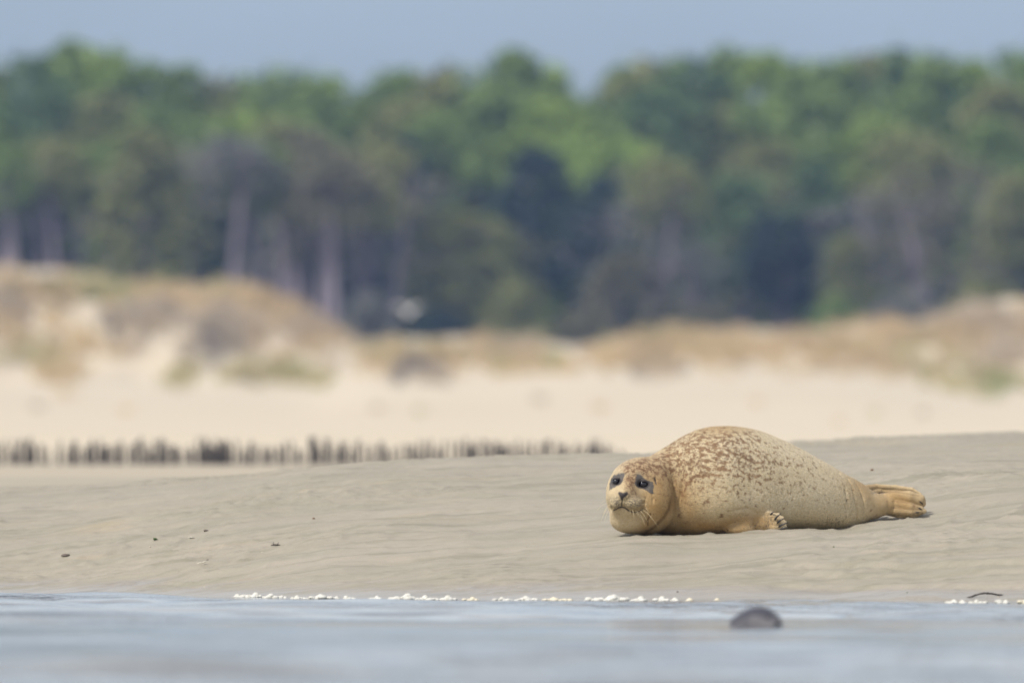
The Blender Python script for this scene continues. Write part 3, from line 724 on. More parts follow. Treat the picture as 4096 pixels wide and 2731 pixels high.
    b.inputs['Sheen Weight'].default_value = 0.08; b.inputs['Sheen Roughness'].default_value = .5
    b.inputs['Subsurface Weight'].default_value = 0.0
    h = nb.math('ADD', hair, nb.math('MULTIPLY', hair2, 1.5))
    t.links.new(nb.bump(h, 0.7, 0.0028), b.inputs['Normal'])
    return m
def co_gz(nb, t):
    tcx = nb.n('ShaderNodeTexCoord'); sp_ = nb.n('ShaderNodeSeparateXYZ'); t.links.new(tcx.outputs['Object'], sp_.inputs[0]); return sp_.outputs['Z']
M_SEAL = m_seal()
body = link_mesh('body', me, M_SEAL, seal)
def fur(n):
    r_ = np.random.default_rng(12); a_, b_, c_ = co[F[:, 0]], co[F[:, 1]], co[F[:, 3]]
    nr = np.cross(b_ - a_, c_ - a_); ar = np.linalg.norm(nr, axis=1); nr = nr / (ar[:, None] + 1e-12)
    vis_ = ar * (1 - np.clip(black[F[:, 0]] * 3, 0, 1)) * (co[F[:, 0], 2] > .0) * np.where(nr[:, 1] > .45, .15, 1)
    k = r_.choice(len(F), n, p=vis_ / vis_.sum()); u, v = r_.random((2, n, 1)); p = a_[k] + (b_[k] - a_[k]) * u + (c_[k] - a_[k]) * v; nn = nr[k]
    flow = np.stack([np.ones(n), np.full(n, .25), np.full(n, -.22)], 1) + r_.normal(size=(n, 3)) * .28
    hd_ = p[:, 0] < px2x(2640); flow[hd_] = (p[hd_] - np.array(PS(2492, 1985, -.11))) * 6 + r_.normal(size=(hd_.sum(), 3)) * .25
    flow -= nn * (flow * nn).sum(1, keepdims=True); flow /= np.linalg.norm(flow, axis=1)[:, None] + 1e-9
    sd_ = np.cross(nn, flow); ln = np.where(hd_, .006, np.where((p[:, 0] > px2x(3490)) | ((p[:, 0] > px2x(2990)) & (p[:, 2] < .125) & (p[:, 0] < px2x(3165))), .0032, .0105))[:, None] * r_.uniform(.6, 1.25, (n, 1)); w__ = .00042 * r_.uniform(.7, 1.5, (n, 1))
    tip = p + flow * ln + nn * ln * r_.uniform(.12, .38, (n, 1)); V = np.stack([p - sd_ * w__ - nn * .0005, p + sd_ * w__ - nn * .0005, tip], 1).reshape(-1, 3)
    mh = np_mesh('fur', V, np.arange(3 * n).reshape(-1, 3)); src = np.repeat(F[k, 0], 3)
    for nm in ('pig_light_a', 'pig_b', 'pig_shade_c'):
        arr = np.empty(len(co) * 4, np.float32); me.color_attributes[nm].data.foreach_get('color', arr); arr = arr.reshape(-1, 4)[src]
        mh.color_attributes.new(nm, 'FLOAT_COLOR', 'POINT').data.foreach_set('color', arr.ravel())
    ht = mh.attributes.new('hair_tone', 'FLOAT', 'POINT'); ht.data.foreach_set('value', np.repeat(r_.normal(.12, .26, n).clip(-.5, .8), 3).astype(np.float32))
    link_mesh('fur', mh, M_SEAL, seal, smooth=False)
fur(130000)

def uv_ball(c, r, seg=24, rings=16):
    vs, fs = [], []
    for i in range(rings + 1):
        th = math.pi * i / rings
        for j in range(seg):
            ph = 2 * math.pi * j / seg
            vs.append((c[0] + r[0] * math.sin(th) * math.cos(ph), c[1] + r[1] * math.sin(th) * math.sin(ph), c[2] + r[2] * math.cos(th)))
    for i in range(rings):
        for j in range(seg):
            fs.append((i * seg + j, (i + 1) * seg + j, (i + 1) * seg + (j + 1) % seg, i * seg + (j + 1) % seg))
    return vs, fs
def py_mesh(name, vs, fs):
    me_ = bpy.data.meshes.new(name); me_.from_pydata([tuple(v_) for v_ in vs], [], fs); me_.update(); return me_
def tube(pts, rs, seg=6):
    vs, fs = [], []; n = len(pts); pts = [Vector(p) for p in pts]
    for i, p in enumerate(pts):
        d = (pts[min(i + 1, n - 1)] - pts[max(i - 1, 0)]).normalized()
        u = d.orthogonal().normalized(); w_ = d.cross(u)
        if i and u.dot(pu) < 0: u, w_ = -u, -w_
        if i:
            u = (pu - d * pu.dot(d)).normalized(); w_ = d.cross(u)
        pu = u
        for j in range(seg):
            a_ = 2 * math.pi * j / seg; vs.append(p + (u * math.cos(a_) + w_ * math.sin(a_)) * rs[i])
    for i in range(n - 1):
        for j in range(seg): fs.append((i * seg + j, i * seg + (j + 1) % seg, (i + 1) * seg + (j + 1) % seg, (i + 1) * seg + j))
    fs.append(tuple(range(seg))[::-1]); fs.append(tuple((n - 1) * seg + j for j in range(seg)))
    return vs, fs

m_eye, t_, b_ = mat_new('wet_black_eye', 0.07, 0.6); b_.inputs['Base Color'].default_value = (0.010, 0.009, 0.014, 1)
m_claw, t_, b_ = mat_new('dark_claw', 0.35, 0.5); b_.inputs['Base Color'].default_value = (0.02, 0.02, 0.026, 1)
m_whisk, t_, b_ = mat_new('whisker', 0.4, 0.5); b_.inputs['Base Color'].default_value = (0.66, 0.55, 0.34, 1)
for (p, ((ex, ey), r)) in zip(eye_at, EYES):
    link_mesh('eye', py_mesh('eye', *uv_ball((p[0], p[1] - HF + r * 1.02, p[2]), (r, r, r * .90))), m_eye, seal)
# fore claws
CL = [((3083, 2058), (3099, 2046)), ((3100, 2077), (3128, 2051)), ((3111, 2090), (3142, 2071)), ((3116, 2106), (3158, 2088)), ((3120, 2118), (3160, 2108))]
for i, (a_, b_) in enumerate(CL):
    p = PS(*a_, 0); ya = S.front(p[0], p[2]); ya = ya if ya is not None else fy
    q = PS(*b_, 0); pts, rs = [], []
    for k in range(7):
        u = k / 6; pts.append((p[0] + (q[0] - p[0]) * u, ya + .001 - .009 * math.sin(u * 2.4) , p[2] + (q[2] - p[2]) * u + .0035 * math.sin(u * math.pi) - .001)); rs.append(.0042 * (1 - u) ** .55 + .0003)
    link_mesh('claw', py_mesh('claw', *tube(pts, rs, 8)), m_claw, seal)
for (a_, b_) in (((3694, 2006), (3708, 2018)), ((3688, 2031), (3702, 2037)), ((3676, 2050), (3693, 2049))):
    p = PS(*a_, 0); q = PS(*b_, 0); ya = S.front(p[0], p[2]) or hy; yb = S.front(q[0], q[2]) or ya
    pts = [(p[0] + (q[0] - p[0]) * u, ya + (yb - ya) * u - .0015, p[2] + (q[2] - p[2]) * u) for u in (0, .33, .66, 1)]
    link_mesh('claw', py_mesh('claw', *tube(pts, [.0025, .003, .0026, .0006], 6)), m_claw, seal)
# whiskers: root on the pad -> tip
WH = [((575, 1060), (577, 1135), .01), ((612, 1060), (645, 1215), .02), ((625, 1070), (632, 1155), .01), ((660, 1070), (735, 1190), .03), ((690, 1075), (832, 1355), .05), ((705, 1060), (865, 1270), .05),
      ((735, 1045), (1055, 1378), .07), ((755, 1040), (935, 1225), .05), ((770, 1025), (900, 1120), .04), ((690, 920), (850, 906), .04), ((760, 1000), (880, 1010), .05), ((650, 1080), (700, 1160), .02),
      ((245, 960), (20, 1092), .06), ((250, 985), (120, 1160), .05), ((240, 940), (80, 965), .04), ((250, 1000), (92, 1255), .05), ((262, 1020), (145, 1270), .05), ((255, 975), (140, 1120), .04), ((270, 1030), (232, 1165), .03),
      ((235, 915), (150, 900), .03), ((300, 1040), (262, 1130), .02), ((395, 330), (430, 430), .015), ((770, 470), (820, 440), .01)]
for (a_, b_, bow) in WH:
    a_, b_ = Z2([a_, b_]); p = PS(*a_, 0); q = PS(*b_, 0); ya = S.front(p[0], p[2])
    if ya is None: continue
    pts, rs = [], []
    L_ = math.hypot(q[0] - p[0], q[2] - p[2])
    for k in range(9):
        u = k / 8; pts.append((p[0] + (q[0] - p[0]) * u, ya + .002 - (.02 + .25 * L_) * u + .15 * L_ * u * u, p[2] + (q[2] - p[2]) * u + bow * .22 * math.sin(u * math.pi))); rs.append(.0011 * (1 - u * .75))
    link_mesh('whisker', py_mesh('whisker', *tube(pts, rs, 4)), m_whisk, seal)

# ------------------------------------------------------------------ the seal in the water, head only above the surface
def swimmer():
    p = at(3036, 2500, 59.0)
    x_ = np.arange(-.13, .16, .006); y_ = np.arange(-.16, .16, .007); z_ = np.arange(-.09, .12, .006)
    W_ = Field(x_, y_, z_)
    W_.ell((0, .01, -.005), (.098, .11, .074), .02)
    W_.ell((.05, -.06, -.012), (.052, .062, .040), .04)
    W_.ell((.068, -.098, -.008), (.030, .030, .024), .02)
    W_.ell((-.06, .05, -.03), (.10, .10, .06), .05)
    c_, f_ = W_.mesh()
    o = empty('seal_head', (p.x, 59.0, 0.008)); o.scale = (.80, .80, .88); tag(o, 'wet dark seal head of a second animal just breaking the water surface', 'seal')
    m, t, b = mat_new('wet_dark_fur', 0.55, 0.3); nb = NB(t); v = nb.coord(); sp_ = nb.n('ShaderNodeSeparateXYZ'); t.links.new(v, sp_.inputs[0])
    hh = nb.math('ADD', sp_.outputs['Z'], nb.mr(nb.noise(v, 22, 3), .3, .7, -.012, .012)); hh = nb.math('SUBTRACT', hh, nb.math('MULTIPLY', sp_.outputs['X'], .15))
    c = nb.mix(nb.mr(hh, -.005, .045), (0.12, 0.115, 0.12), (0.055, 0.055, 0.07)); t.links.new(c, b.inputs['Base Color'])
    link_mesh('body', np_mesh('swimmer_body', c_, f_), m, o)
    for sx in (.035, .085):
        y0 = W_.front(sx, .022)
        if y0 is not None: link_mesh('eye', py_mesh('eye', *uv_ball((sx, y0 + .004, .022), (.009, .009, .009), 12, 8)), m_eye, o)
    link_mesh('nose', py_mesh('nose', *uv_ball((.072, -.127, .0), (.011, .006, .008), 12, 8)), m_claw, o)
swimmer()

# ------------------------------------------------------------------ foam along the water's edge
m_foam, t_, b_ = mat_new('foam', 0.5, 0.4); nb = NB(t_)
vv = nb.noise(nb.coord(), 60, 4, .7)
t_.links.new(nb.mix(nb.mr(vv, .35, .7), (0.55, 0.53, 0.46), (0.74, 0.73, 0.68)), b_.inputs['Base Color'])
b_.inputs['Subsurface Weight'].default_value = 0.0
t_.links.new(nb.bump(nb.noise(nb.coord(), 240, 3, .7), .6, .003), b_.inputs['Normal'])
m_foamy, t_, b_ = mat_new('yellow_foam', 0.5, 0.4); b_.inputs['Base Color'].default_value = (0.66, 0.60, 0.46, 1)
def blobs(name, balls, mat, seg=14):
    vs, fs = [], []
    for c, r in balls:
        v_, f_ = uv_ball(c, r, seg, max(6, seg // 2)); o_ = len(vs); vs += v_; fs += [tuple(i + o_ for i in q) for q in f_]
    return link_mesh(name, py_mesh(name, vs, fs), mat)
FOAM = []   # px0, px1, top row, label, yellow
for u0, u1, v0, lab, yel in [
    (62, 95, 150, None, 0), (100, 225, 130, 'first long foam streak of the row, with one lump at its end', 0), (245, 390, 134, 'low white foam bank near the start of the foam row', 0), (415, 505, 143, None, 0),
    (515, 715, 131, 'long white foam bank with a double hump, in the first half of the row', 0), (745, 815, 142, None, 0), (905, 975, 142, None, 0), (1028, 1198, 123, 'highest and broadest white foam mound of the row', 0),
    (1195, 1345, 131, 'white foam mound joined to the right of the highest one', 0), (1362, 1447, 130, 'rounded white foam mound standing alone past the two highest', 0), (1490, 1592, 142, 'thin yellowish white foam strip past the rounded mound', 1),
    (1670, 1805, 147, 'low trailing foam strip in the middle of the row', 0), (1815, 1970, 132, 'foam mound with a clear bubble dome at one end', 0), (1985, 2182, 150, 'flattest yellowish foam strip of the row', 1)]:
    FOAM.append((900 + u0 / 1.568, 900 + u1 / 1.568, 2300 + v0 / 1.568, 2402.5, lab, yel))
for u0, u1, v0, vb, lab, yel in [
    (-85, 155, 257, 290, 'white foam mound on the shore below the lying seal', 0), (168, 257, 264, 290, 'two-lobed foam lump between the mound and the bubble cluster', 0), (300, 377, 266, 292, 'cluster of clear white bubbles ending the long foam row', 0),
    (397, 434, 271, 290, None, 0), (486, 510, 278, 290, None, 1), (636, 666, 279, 293, None, 1), (1918, 1978, 283, 303, 'peaked white foam lump just left of the seaweed strand', 0),
    (1995, 2028, 292, 303, None, 0), (2053, 2148, 286, 305, 'long white foam lump under the arch of the seaweed strand', 0), (2205, 2222, 291, 302, None, 0), (2242, 2262, 291, 303, None, 0), (2320, 2400, 272, 301, 'cream foam lump cut by the right edge of the photo', 1)]:
    FOAM.append((2400 + u0 / 1.387, 2400 + u1 / 1.387, 2200 + v0 / 1.387, 2200 + vb / 1.387 + 1, lab, yel))
fr = random.Random(5)
for (p0, p1, top, base, lab, yel) in FOAM:
    cx = (p0 + p1) / 2; q = on_sand(cx, base) ; Y = float(min(q.y, water_edge(cx) + 0.35)); Y = max(Y, float(water_edge(cx)) - 0.05)
    s_ = Y / FPX; W2 = (p1 - p0) * s_; Hh = max(base - top, 14) * s_ * 1.2
    xs_ = (cx - 2048) * s_; z0 = max([gz(xs_ + q_ * W2, Y - d_ / 100) for d_ in range(-4, 30, 2) for q_ in (-.35, 0, .35)] + [float(water_z(np.array([xs_ + q_ * W2]), np.array([Y - d_ / 100]))[0]) for d_ in range(0, 70, 5) for q_ in (-.3, .3)]) - 0.003
    balls = []; n = max(3, int(W2 / 0.008))
    humps = [(fr.uniform(.15, .85), fr.uniform(.6, 1)) for _ in range(max(1, int(W2 / .09)))]
    if n <= 4: humps = [(.5, 1)]
    for i in range(n * 5):
        u = fr.uniform(0.03, .97); env = max([h * math.exp(-((u - c) / .16) ** 2) for c, h in humps] + [0.5 + .14 * math.sin(u * 23 + cx)]) * min(1, .25 + 9 * u, .25 + 9 * (1 - u))
        r = max(fr.uniform(.34, .55) * Hh * env, .0028); dep = fr.uniform(-.8, .2) * min(.07, W2 * .45)
        balls.append(((( u - .5) * W2, dep, fr.uniform(.3, 1) * max(0, Hh * env - r)), (r * fr.uniform(1.3, 2.6), r * 1.4, r)))
    balls.append(((0, -.01, Hh * .12), (W2 * .5, .022, Hh * .30)))
    for k_ in range(max(1, int(W2 / .02))): balls.append((((fr.random() - .5) * W2 * .95, fr.uniform(-.03, 0), Hh * .2), (fr.uniform(.008, .018), .012, Hh * fr.uniform(.25, .42))))
    m = max(humps, key=lambda h: h[1]); balls.append((((m[0] - .5) * W2, 0, Hh * .48), (Hh * .62, Hh * .6, Hh * .5)))
    o = blobs('foam_clump', balls, m_foamy if yel else m_foam, 10); o.location = ((cx - 2048) * s_, Y, z0)
    CR = {964: 'tiny foam crumb starting the foam row on the left', 1193: 'small flat foam crumb after the second foam bank', 1397: 'small foam crumb in the gap before the highest mound', 1499: 'small foam crumb just left of the highest mound',
          2700: 'small round bubble right of the bubble cluster', 2759: 'yellowish bubble, second after the cluster', 2869: 'last lone yellowish bubble of the row, above the swimming seal', 3850: 'small flat foam crumb under the left end of the seaweed', 3996: 'small foam crumb right of the long lump', 4024: 'tiny upright foam crumb near the right edge'}
    lab = lab or min(CR.items(), key=lambda kv: abs(kv[0] - cx))[1]
    tag(o, lab, 'foam clump', 'foam clumps along the water edge')

# ------------------------------------------------------------------ seaweed strand, stones, shells and other small litter
def litter_mat(name, c, rough=.6):
    m, t, b = mat_new(name, rough, .4); nb = NB(t); n_ = nb.noise(nb.coord(), 90, 3, .7)
    t.links.new(nb.mix(nb.mr(n_, .3, .7), c, tuple(q * .5 for q in c)), b.inputs['Base Color']); return m
m_weed = litter_mat('seaweed', (0.045, 0.035, 0.03)); m_peb = litter_mat('dark_stone', (0.15, 0.12, 0.10)); m_shell = litter_mat('shell', (0.72, 0.66, 0.54), .4)
m_green = litter_mat('green_weed', (0.06, 0.14, 0.03)); m_brown = litter_mat('brown_bit', (0.20, 0.12, 0.06)); m_stick = litter_mat('dark_stick', (0.05, 0.04, 0.03))
def strand():
    pts = [(3868, 2389), (3885, 2385), (3902, 2379), (3922, 2373), (3945, 2371), (3968, 2373), (3990, 2377), (4008, 2380), (4022, 2386), (4023, 2391)]
    Y = on_sand(3900, 2392).y; base = at(3945, 2392, Y)
    P3 = []
    for i, (a_, b_) in enumerate(pts):
        q = at(a_, b_, Y + .02 * math.sin(i)); P3.append((q.x - base.x, q.y - Y, q.z - base.z + 0.0))
    o = empty('seaweed_strand', base); tag(o, 'dark knobbly seaweed strand arching over the wet sand by the water', 'seaweed')
    fine = []; 
    for i in range(len(P3) - 1):
        for k in range(6):
            u = k / 6; fine.append(tuple(P3[i][j] * (1 - u) + P3[i + 1][j] * u + (fr.uniform(-.0009, .0009)) for j in range(3)))
    vs, fs = tube(fine, [fr.uniform(.0028, .0052) * (1 if 4 < i < len(fine) - 3 else .6) for i in range(len(fine))], 7)
    link_mesh('stalk', py_mesh('stalk', vs, fs), m_weed, o)
strand()
def pebble(px, py, w_, h_, mat, name, lab, cat, grp=None, seed=0):
    q = on_sand(px, py); s_ = .82 * q.y / FPX; rr = random.Random(seed + int(px)); r = (w_ * s_ / 2, w_ * s_ / 2.6, h_ * s_ / 2)
    vs, fs = uv_ball((0, 0, 0), r, 14, 8)
    vs = [tuple(v_[j] * (1 + .22 * math.sin(5 * v_[(j + 1) % 3] / r[(j + 1) % 3] + rr.random() * 3 + j)) for j in range(3)) for v_ in vs]
    o = link_mesh(name, py_mesh(name, vs, fs), mat); o.location = (q.x, q.y, q.z + r[2] * .55); o.rotation_euler = (0, rr.uniform(-.3, .3), rr.uniform(0, 1)); tag(o, lab, cat, grp)
pebble(262, 2226, 40, 15, m_peb, 'stone', 'dark flat stone, the largest dark thing on the left sand', 'stone')
pebble(3488, 1882, 15, 9, m_brown, 'stone', 'small brown pebble on the sand above the tail of the seal', 'stone')
pebble(825, 2124, 34, 10, m_peb, 'stone', 'blurred brownish stone farther up the left sand', 'stone')
pebble(622, 2159, 30, 9, m_green, 'weed_scrap', 'dull green scrap of weed on the left sand', 'weed scrap')
pebble(3335, 2188, 10, 6, m_green, 'weed_scrap', 'tiny bright green scrap of weed in front of the seal', 'weed scrap')
pebble(2710, 2368, 10, 8, m_peb, 'stone', 'tiny blue-black stone just above the end of the foam row', 'stone')
pebble(3628, 2371, 6, 5, m_green, 'weed_scrap', 'tiny dark green speck of weed on wet sand, left of the seaweed strand', 'weed scrap')
pebble(1255, 2075, 16, 8, m_brown, 'stone', 'small ochre pebble high on the left half of the sandbank', 'stone')
pebble(830, 2239, 13, 4, m_stick, 'stick', 'tiny black splinter beside the pale broken shell', 'stick')
pebble(2760, 2279, 6, 5, m_shell, 'shell', 'white shell chip, the brighter one, low in front of the seal face', 'shell')
pebble(770, 2151, 40, 6, m_shell, 'shell', 'thin pinkish razor shell lying between the green scrap and brownish stone', 'shell')
for (a_, b_) in ((712, 2285), (640, 2320), (818, 2300), (600, 2190), (3105, 2241), (3124, 2237), (2541, 2286), (2828, 2320), (132, 2290), (818, 2348), (350, 2238), (2965, 2263), (3573, 2165), (1590, 2330),
             (3625, 2408), (3650, 2408), (3675, 2408), (3678, 2399), (3640, 2397), (3908, 2395), (3994, 2388), (2075, 2350), (1050, 2210), (3010, 2290)):
    pebble(a_, b_, fr.uniform(5, 9), fr.uniform(3, 5), m_shell, 'shell', 'tiny pale shell fragment ' + ('on the rippled sand left of the foam row' if a_ < 1300 else 'low on the sand between foam row and seal' if a_ < 2700 else 'beside the seaweed strand' if a_ > 3850 else 'on the wet sand left of the seaweed strand' if b_ > 2390 else 'on the sand in front of the seal'), 'shell', 'pale shell fragments on the sand')
def broken_shell():
    q = on_sand(806, 2256); pts = [(-.022, 0, .002), (-.010, -.004, .006), (.002, .0, .005), (.012, .003, .010), (.021, 0, .012)]
    o = link_mesh('shell', py_mesh('shell', *tube(pts, [.001, .0035, .003, .004, .001], 6)), m_shell); o.location = q; tag(o, 'pale broken shell in the yellowish hollow on the left', 'shell')
broken_shell()
def twig():
    q = on_sand(1106, 2185); o = empty('twig', q); tag(o, 'dark twig with two upright prongs lying on the sand', 'twig')
    link_mesh('stem', py_mesh('stem', *tube([(-.026, 0, .003), (-.008, .002, .006), (.010, 0, .005), (.03, .004, .003)], [.0015, .004, .003, .001], 6)), m_stick, o)
    for x0, x1 in ((-.012, -.016), (.004, .007)):
        link_mesh('prong', py_mesh('prong', *tube([(x0, 0, .004), (x1, 0, .012), (x1 + .003, 0, .019)], [.0022, .0016, .0006], 6)), m_stick, o)
twig()

# ------------------------------------------------------------------ stakes standing on the beach
m_post = simple_mat('weathered_stake', (0.035, 0.035, 0.040), (0.075, 0.066, 0.064), 12, .8)
posts = []
for u, s_ in ((8, .4), (90, .7), (118, .6), (150, .8), (195, .8), (215, 1), (240, .9), (300, .5), (325, .4), (410, .3), (505, .7), (538, .8), (600, .7), (640, .8), (698, .8), (730, .7), (765, .5), (800, .7), (820, .5), (860, .8),
              (885, .6), (930, .6), (955, .9), (985, 1), (1030, 1), (1055, .7), (1085, .4), (1150, .9), (1185, .9), (1215, .9), (1250, .7), (1280, .7), (1350, .6), (1390, .7), (1430, 1), (1490, 1), (1520, 1), (1550, .9), (1600, 1),
              (1640, 1), (1665, .7), (1720, .6), (1760, .7), (1815, 1), (1835, .8), (1920, .25), (1950, .25), (2030, 1), (2070, .9), (2150, .4), (2175, .4), (2260, 1), (2285, .9)):
    posts.append((u / 1.809, s_))
for u, s_ in ((85, .9), (110, 1), (175, .9), (200, .7), (270, 1), (290, .8), (350, .4), (380, .3), (470, .45), (550, .8), (575, .7), (640, .4), (665, .4), (750, .45), (780, .3), (840, .7), (870, .8), (930, .7), (955, .4), (1055, .6), (1080, .5), (1115, 1.1),
              (1150, .7), (1175, .6), (1200, .7), (1230, .8), (1262, .6), (1300, 1.1), (1330, .8), (1365, .6), (1390, .9), (1470, .7), (1495, .5), (1560, .45), (1590, .45), (1655, .7), (1680, .4), (1755, .5), (1780, .5), (1800, .4), (1860, .8), (1885, .7), (1960, .8), (1985, .8),
              (2045, .5), (2080, .5), (2160, .2), (2185, .12)):
    posts.append((1200 + u / 1.68, s_))
pm = []
for k in range(5):
    r0 = random.Random(k); h_ = 1.0; pts = [(r0.uniform(-.01, .01), r0.uniform(-.01, .01), z_) for z_ in (-.6, 0, .35, .7, .96, 1.0)]
    v_, f_ = tube(pts, [.042, .042, .040, .037, .033, .015], 9); pm.append(py_mesh('stake', v_, f_)); pm[-1].materials.append(m_post); pm[-1].shade_smooth()
pr_ = random.Random(11)
cols = [(px_ + pr_.uniform(-9, 9), s_) for (px_, s_) in posts for k in range(max(1, int(round(s_ * 2.0))))]
q_ = -60.0
while q_ < 2465:                                             # the row never quite breaks off
    if not 195 < q_ < 235: cols.append((q_, .35 + .3 * pr_.random()))
    q_ += pr_.uniform(18, 30)
for (px_, s_) in cols:
    Y = 151 + pr_.uniform(-5, 5); x = (px_ - 2048) * Y / FPX; o = bpy.data.objects.new('wooden_stake', pm[pr_.randrange(5)]); COL.objects.link(o)
    o.location = (x, Y, lz(x, Y)); o.scale = (.30, .30, (.130 + .05 * min(s_, 1)) * pr_.choice((.85, .95, 1.05, 1.15, 1.35))); o.rotation_euler = (pr_.uniform(-.04, .04), pr_.uniform(-.05, .05), pr_.uniform(0, 6))
    tall_ = o.scale[2] > .185
    where = 'in the first dense stretch, left of the gap in the row' if px_ < 215 else 'in the long dense stretch under the left dune' if px_ < 1030 else 'in the broken middle stretch below the gull' if px_ < 1790 else 'in the stretch half sunk behind the sandbank crest' if px_ < 2060 else 'in the thin end of the row nearest the seal'
    tag(o, ('taller' if tall_ else 'short') + ' dark stake ' + where, 'stake', 'row of wooden stakes on the beach')

# ------------------------------------------------------------------ gull in front of the wood
def gull():
    Y = 760.0; p = at(1636, 1252, Y); o = empty('gull', p, math.radians(20)); tag(o, 'pale grey gull with raised wings flying before the dark trees', 'gull')
    g = np.arange(-.75, .76, .022); W_ = Field(g, np.arange(-.34, .36, .022), np.arange(-.30, .62, .022))
    W_.ell((0, 0, 0), (.13, .27, .12), .02); W_.ell((0, -.24, .05), (.07, .09, .07), .05); W_.cap((0, .2, 0), (0, .34, .0), .06, .05, .04)
    for s_ in (-1, 1):
        for j, yo in enumerate((-.06, .02, .10)):
            W_.chain([(s_ * .06, yo, .05), (s_ * .30, yo - .02, .30 - .02 * j), (s_ * .62, yo + .06, .34 - .04 * j)], [.06, .055, .025], .04)
    c_, f_ = W_.mesh(); m = simple_mat('gull_feathers', (0.62, 0.63, 0.66), (0.75, 0.75, 0.76), 6, .7)
    link_mesh('body', np_mesh('gull_body', c_, f_), m, o)
    mb, t, b = mat_new('gull_beak', .4, .5); b.inputs['Base Color'].default_value = (.6, .4, .05, 1)
    v_, f_ = tube([(0, -.32, .045), (0, -.36, .04), (0, -.40, .025)], [.018, .014, .004], 8); link_mesh('beak', py_mesh('beak', v_, f_), mb, o)
gull()

# ------------------------------------------------------------------ dune plants
def blade_mesh(name, tufts, seedn):
    """tufts: list of (x, y, z, radius, height, n)"""
    r_ = np.random.default_rng(seedn); V = []; 
    for (x, y, z, R, Hh, n) in tufts:
        a_ = r_.uniform(0, 6.283, n); rr = R * np.sqrt(r_.uniform(0, 1, n)); bx_ = x + rr * np.cos(a_); by_ = y + rr * np.sin(a_)
        h = Hh * r_.uniform(.6, 1.15, n); ln = r_.uniform(.1, .5, n) * Hh; a2 = r_.uniform(0, 6.283, n); wd = .02 + .02 * Hh
        tx_, ty_ = np.cos(a2 + 1.57) * wd, np.sin(a2 + 1.57) * wd
        mx, my = bx_ + ln * .4 * np.cos(a2), by_ + ln * .4 * np.sin(a2); ex, ey = bx_ + ln * np.cos(a2), by_ + ln * np.sin(a2)
        q1 = np.stack([np.stack([bx_ - tx_, by_ - ty_, np.full(n, z - .1)], 1), np.stack([bx_ + tx_, by_ + ty_, np.full(n, z - .1)], 1),
                       np.stack([mx + tx_, my + ty_, z + h * .6], 1), np.stack([mx - tx_, my - ty_, z + h * .6], 1)], 1)
        q2 = np.stack([q1[:, 3], q1[:, 2], np.stack([ex + tx_ * .3, ey + ty_ * .3, z + h], 1), np.stack([ex - tx_ * .3, ey - ty_ * .3, z + h], 1)], 1)
        V.append(q1); V.append(q2)
    V = np.concatenate(V).reshape(-1, 3); return np_mesh(name, V, np.arange(len(V)).reshape(-1, 4))
GM = {k: simple_mat('dune_' + k, a_, b_, 3, .9, .1) for k, (a_, b_) in dict(
    straw=((.62, .48, .28), (.55, .42, .24)), olive=((.42, .37, .19), (.48, .42, .23)), green=((.27, .30, .13), (.33, .35, .16)), mauve=((.41, .345, .26), (.48, .40, .30)), russet=((.54, .42, .26), (.48, .37, .23)), dusk=((.14, .13, .12), (.20, .17, .15))).items()}
def patch(kind, px_, py_, wpx, hpx, n):
    """tufts of one kind strewn over a patch of the dune face"""
    out = []; rr = np.random.default_rng(abs(int(px_ * 7 + py_)))
    Yt = np.arange(935, 1165, 1.0)
    for i in range(int(n * .5)):
        a_ = px_ + rr.normal() * wpx * .45; b_ = py_ + rr.normal() * hpx * .45
        X = (a_ - 2048) * Yt / FPX; Z = CH + (HZ - b_) * Yt / FPX; g_ = land_z(X, Yt); k = np.argmax(g_ > Z)
        if g_[k] <= Z[k]:
            if rr.random() < .5: continue
            k = 215; 
        out.append((X[k], Yt[k], g_[k], rr.uniform(.35, .9), rr.uniform(.4, .85), int(rr.integers(16, 34))))
    return out
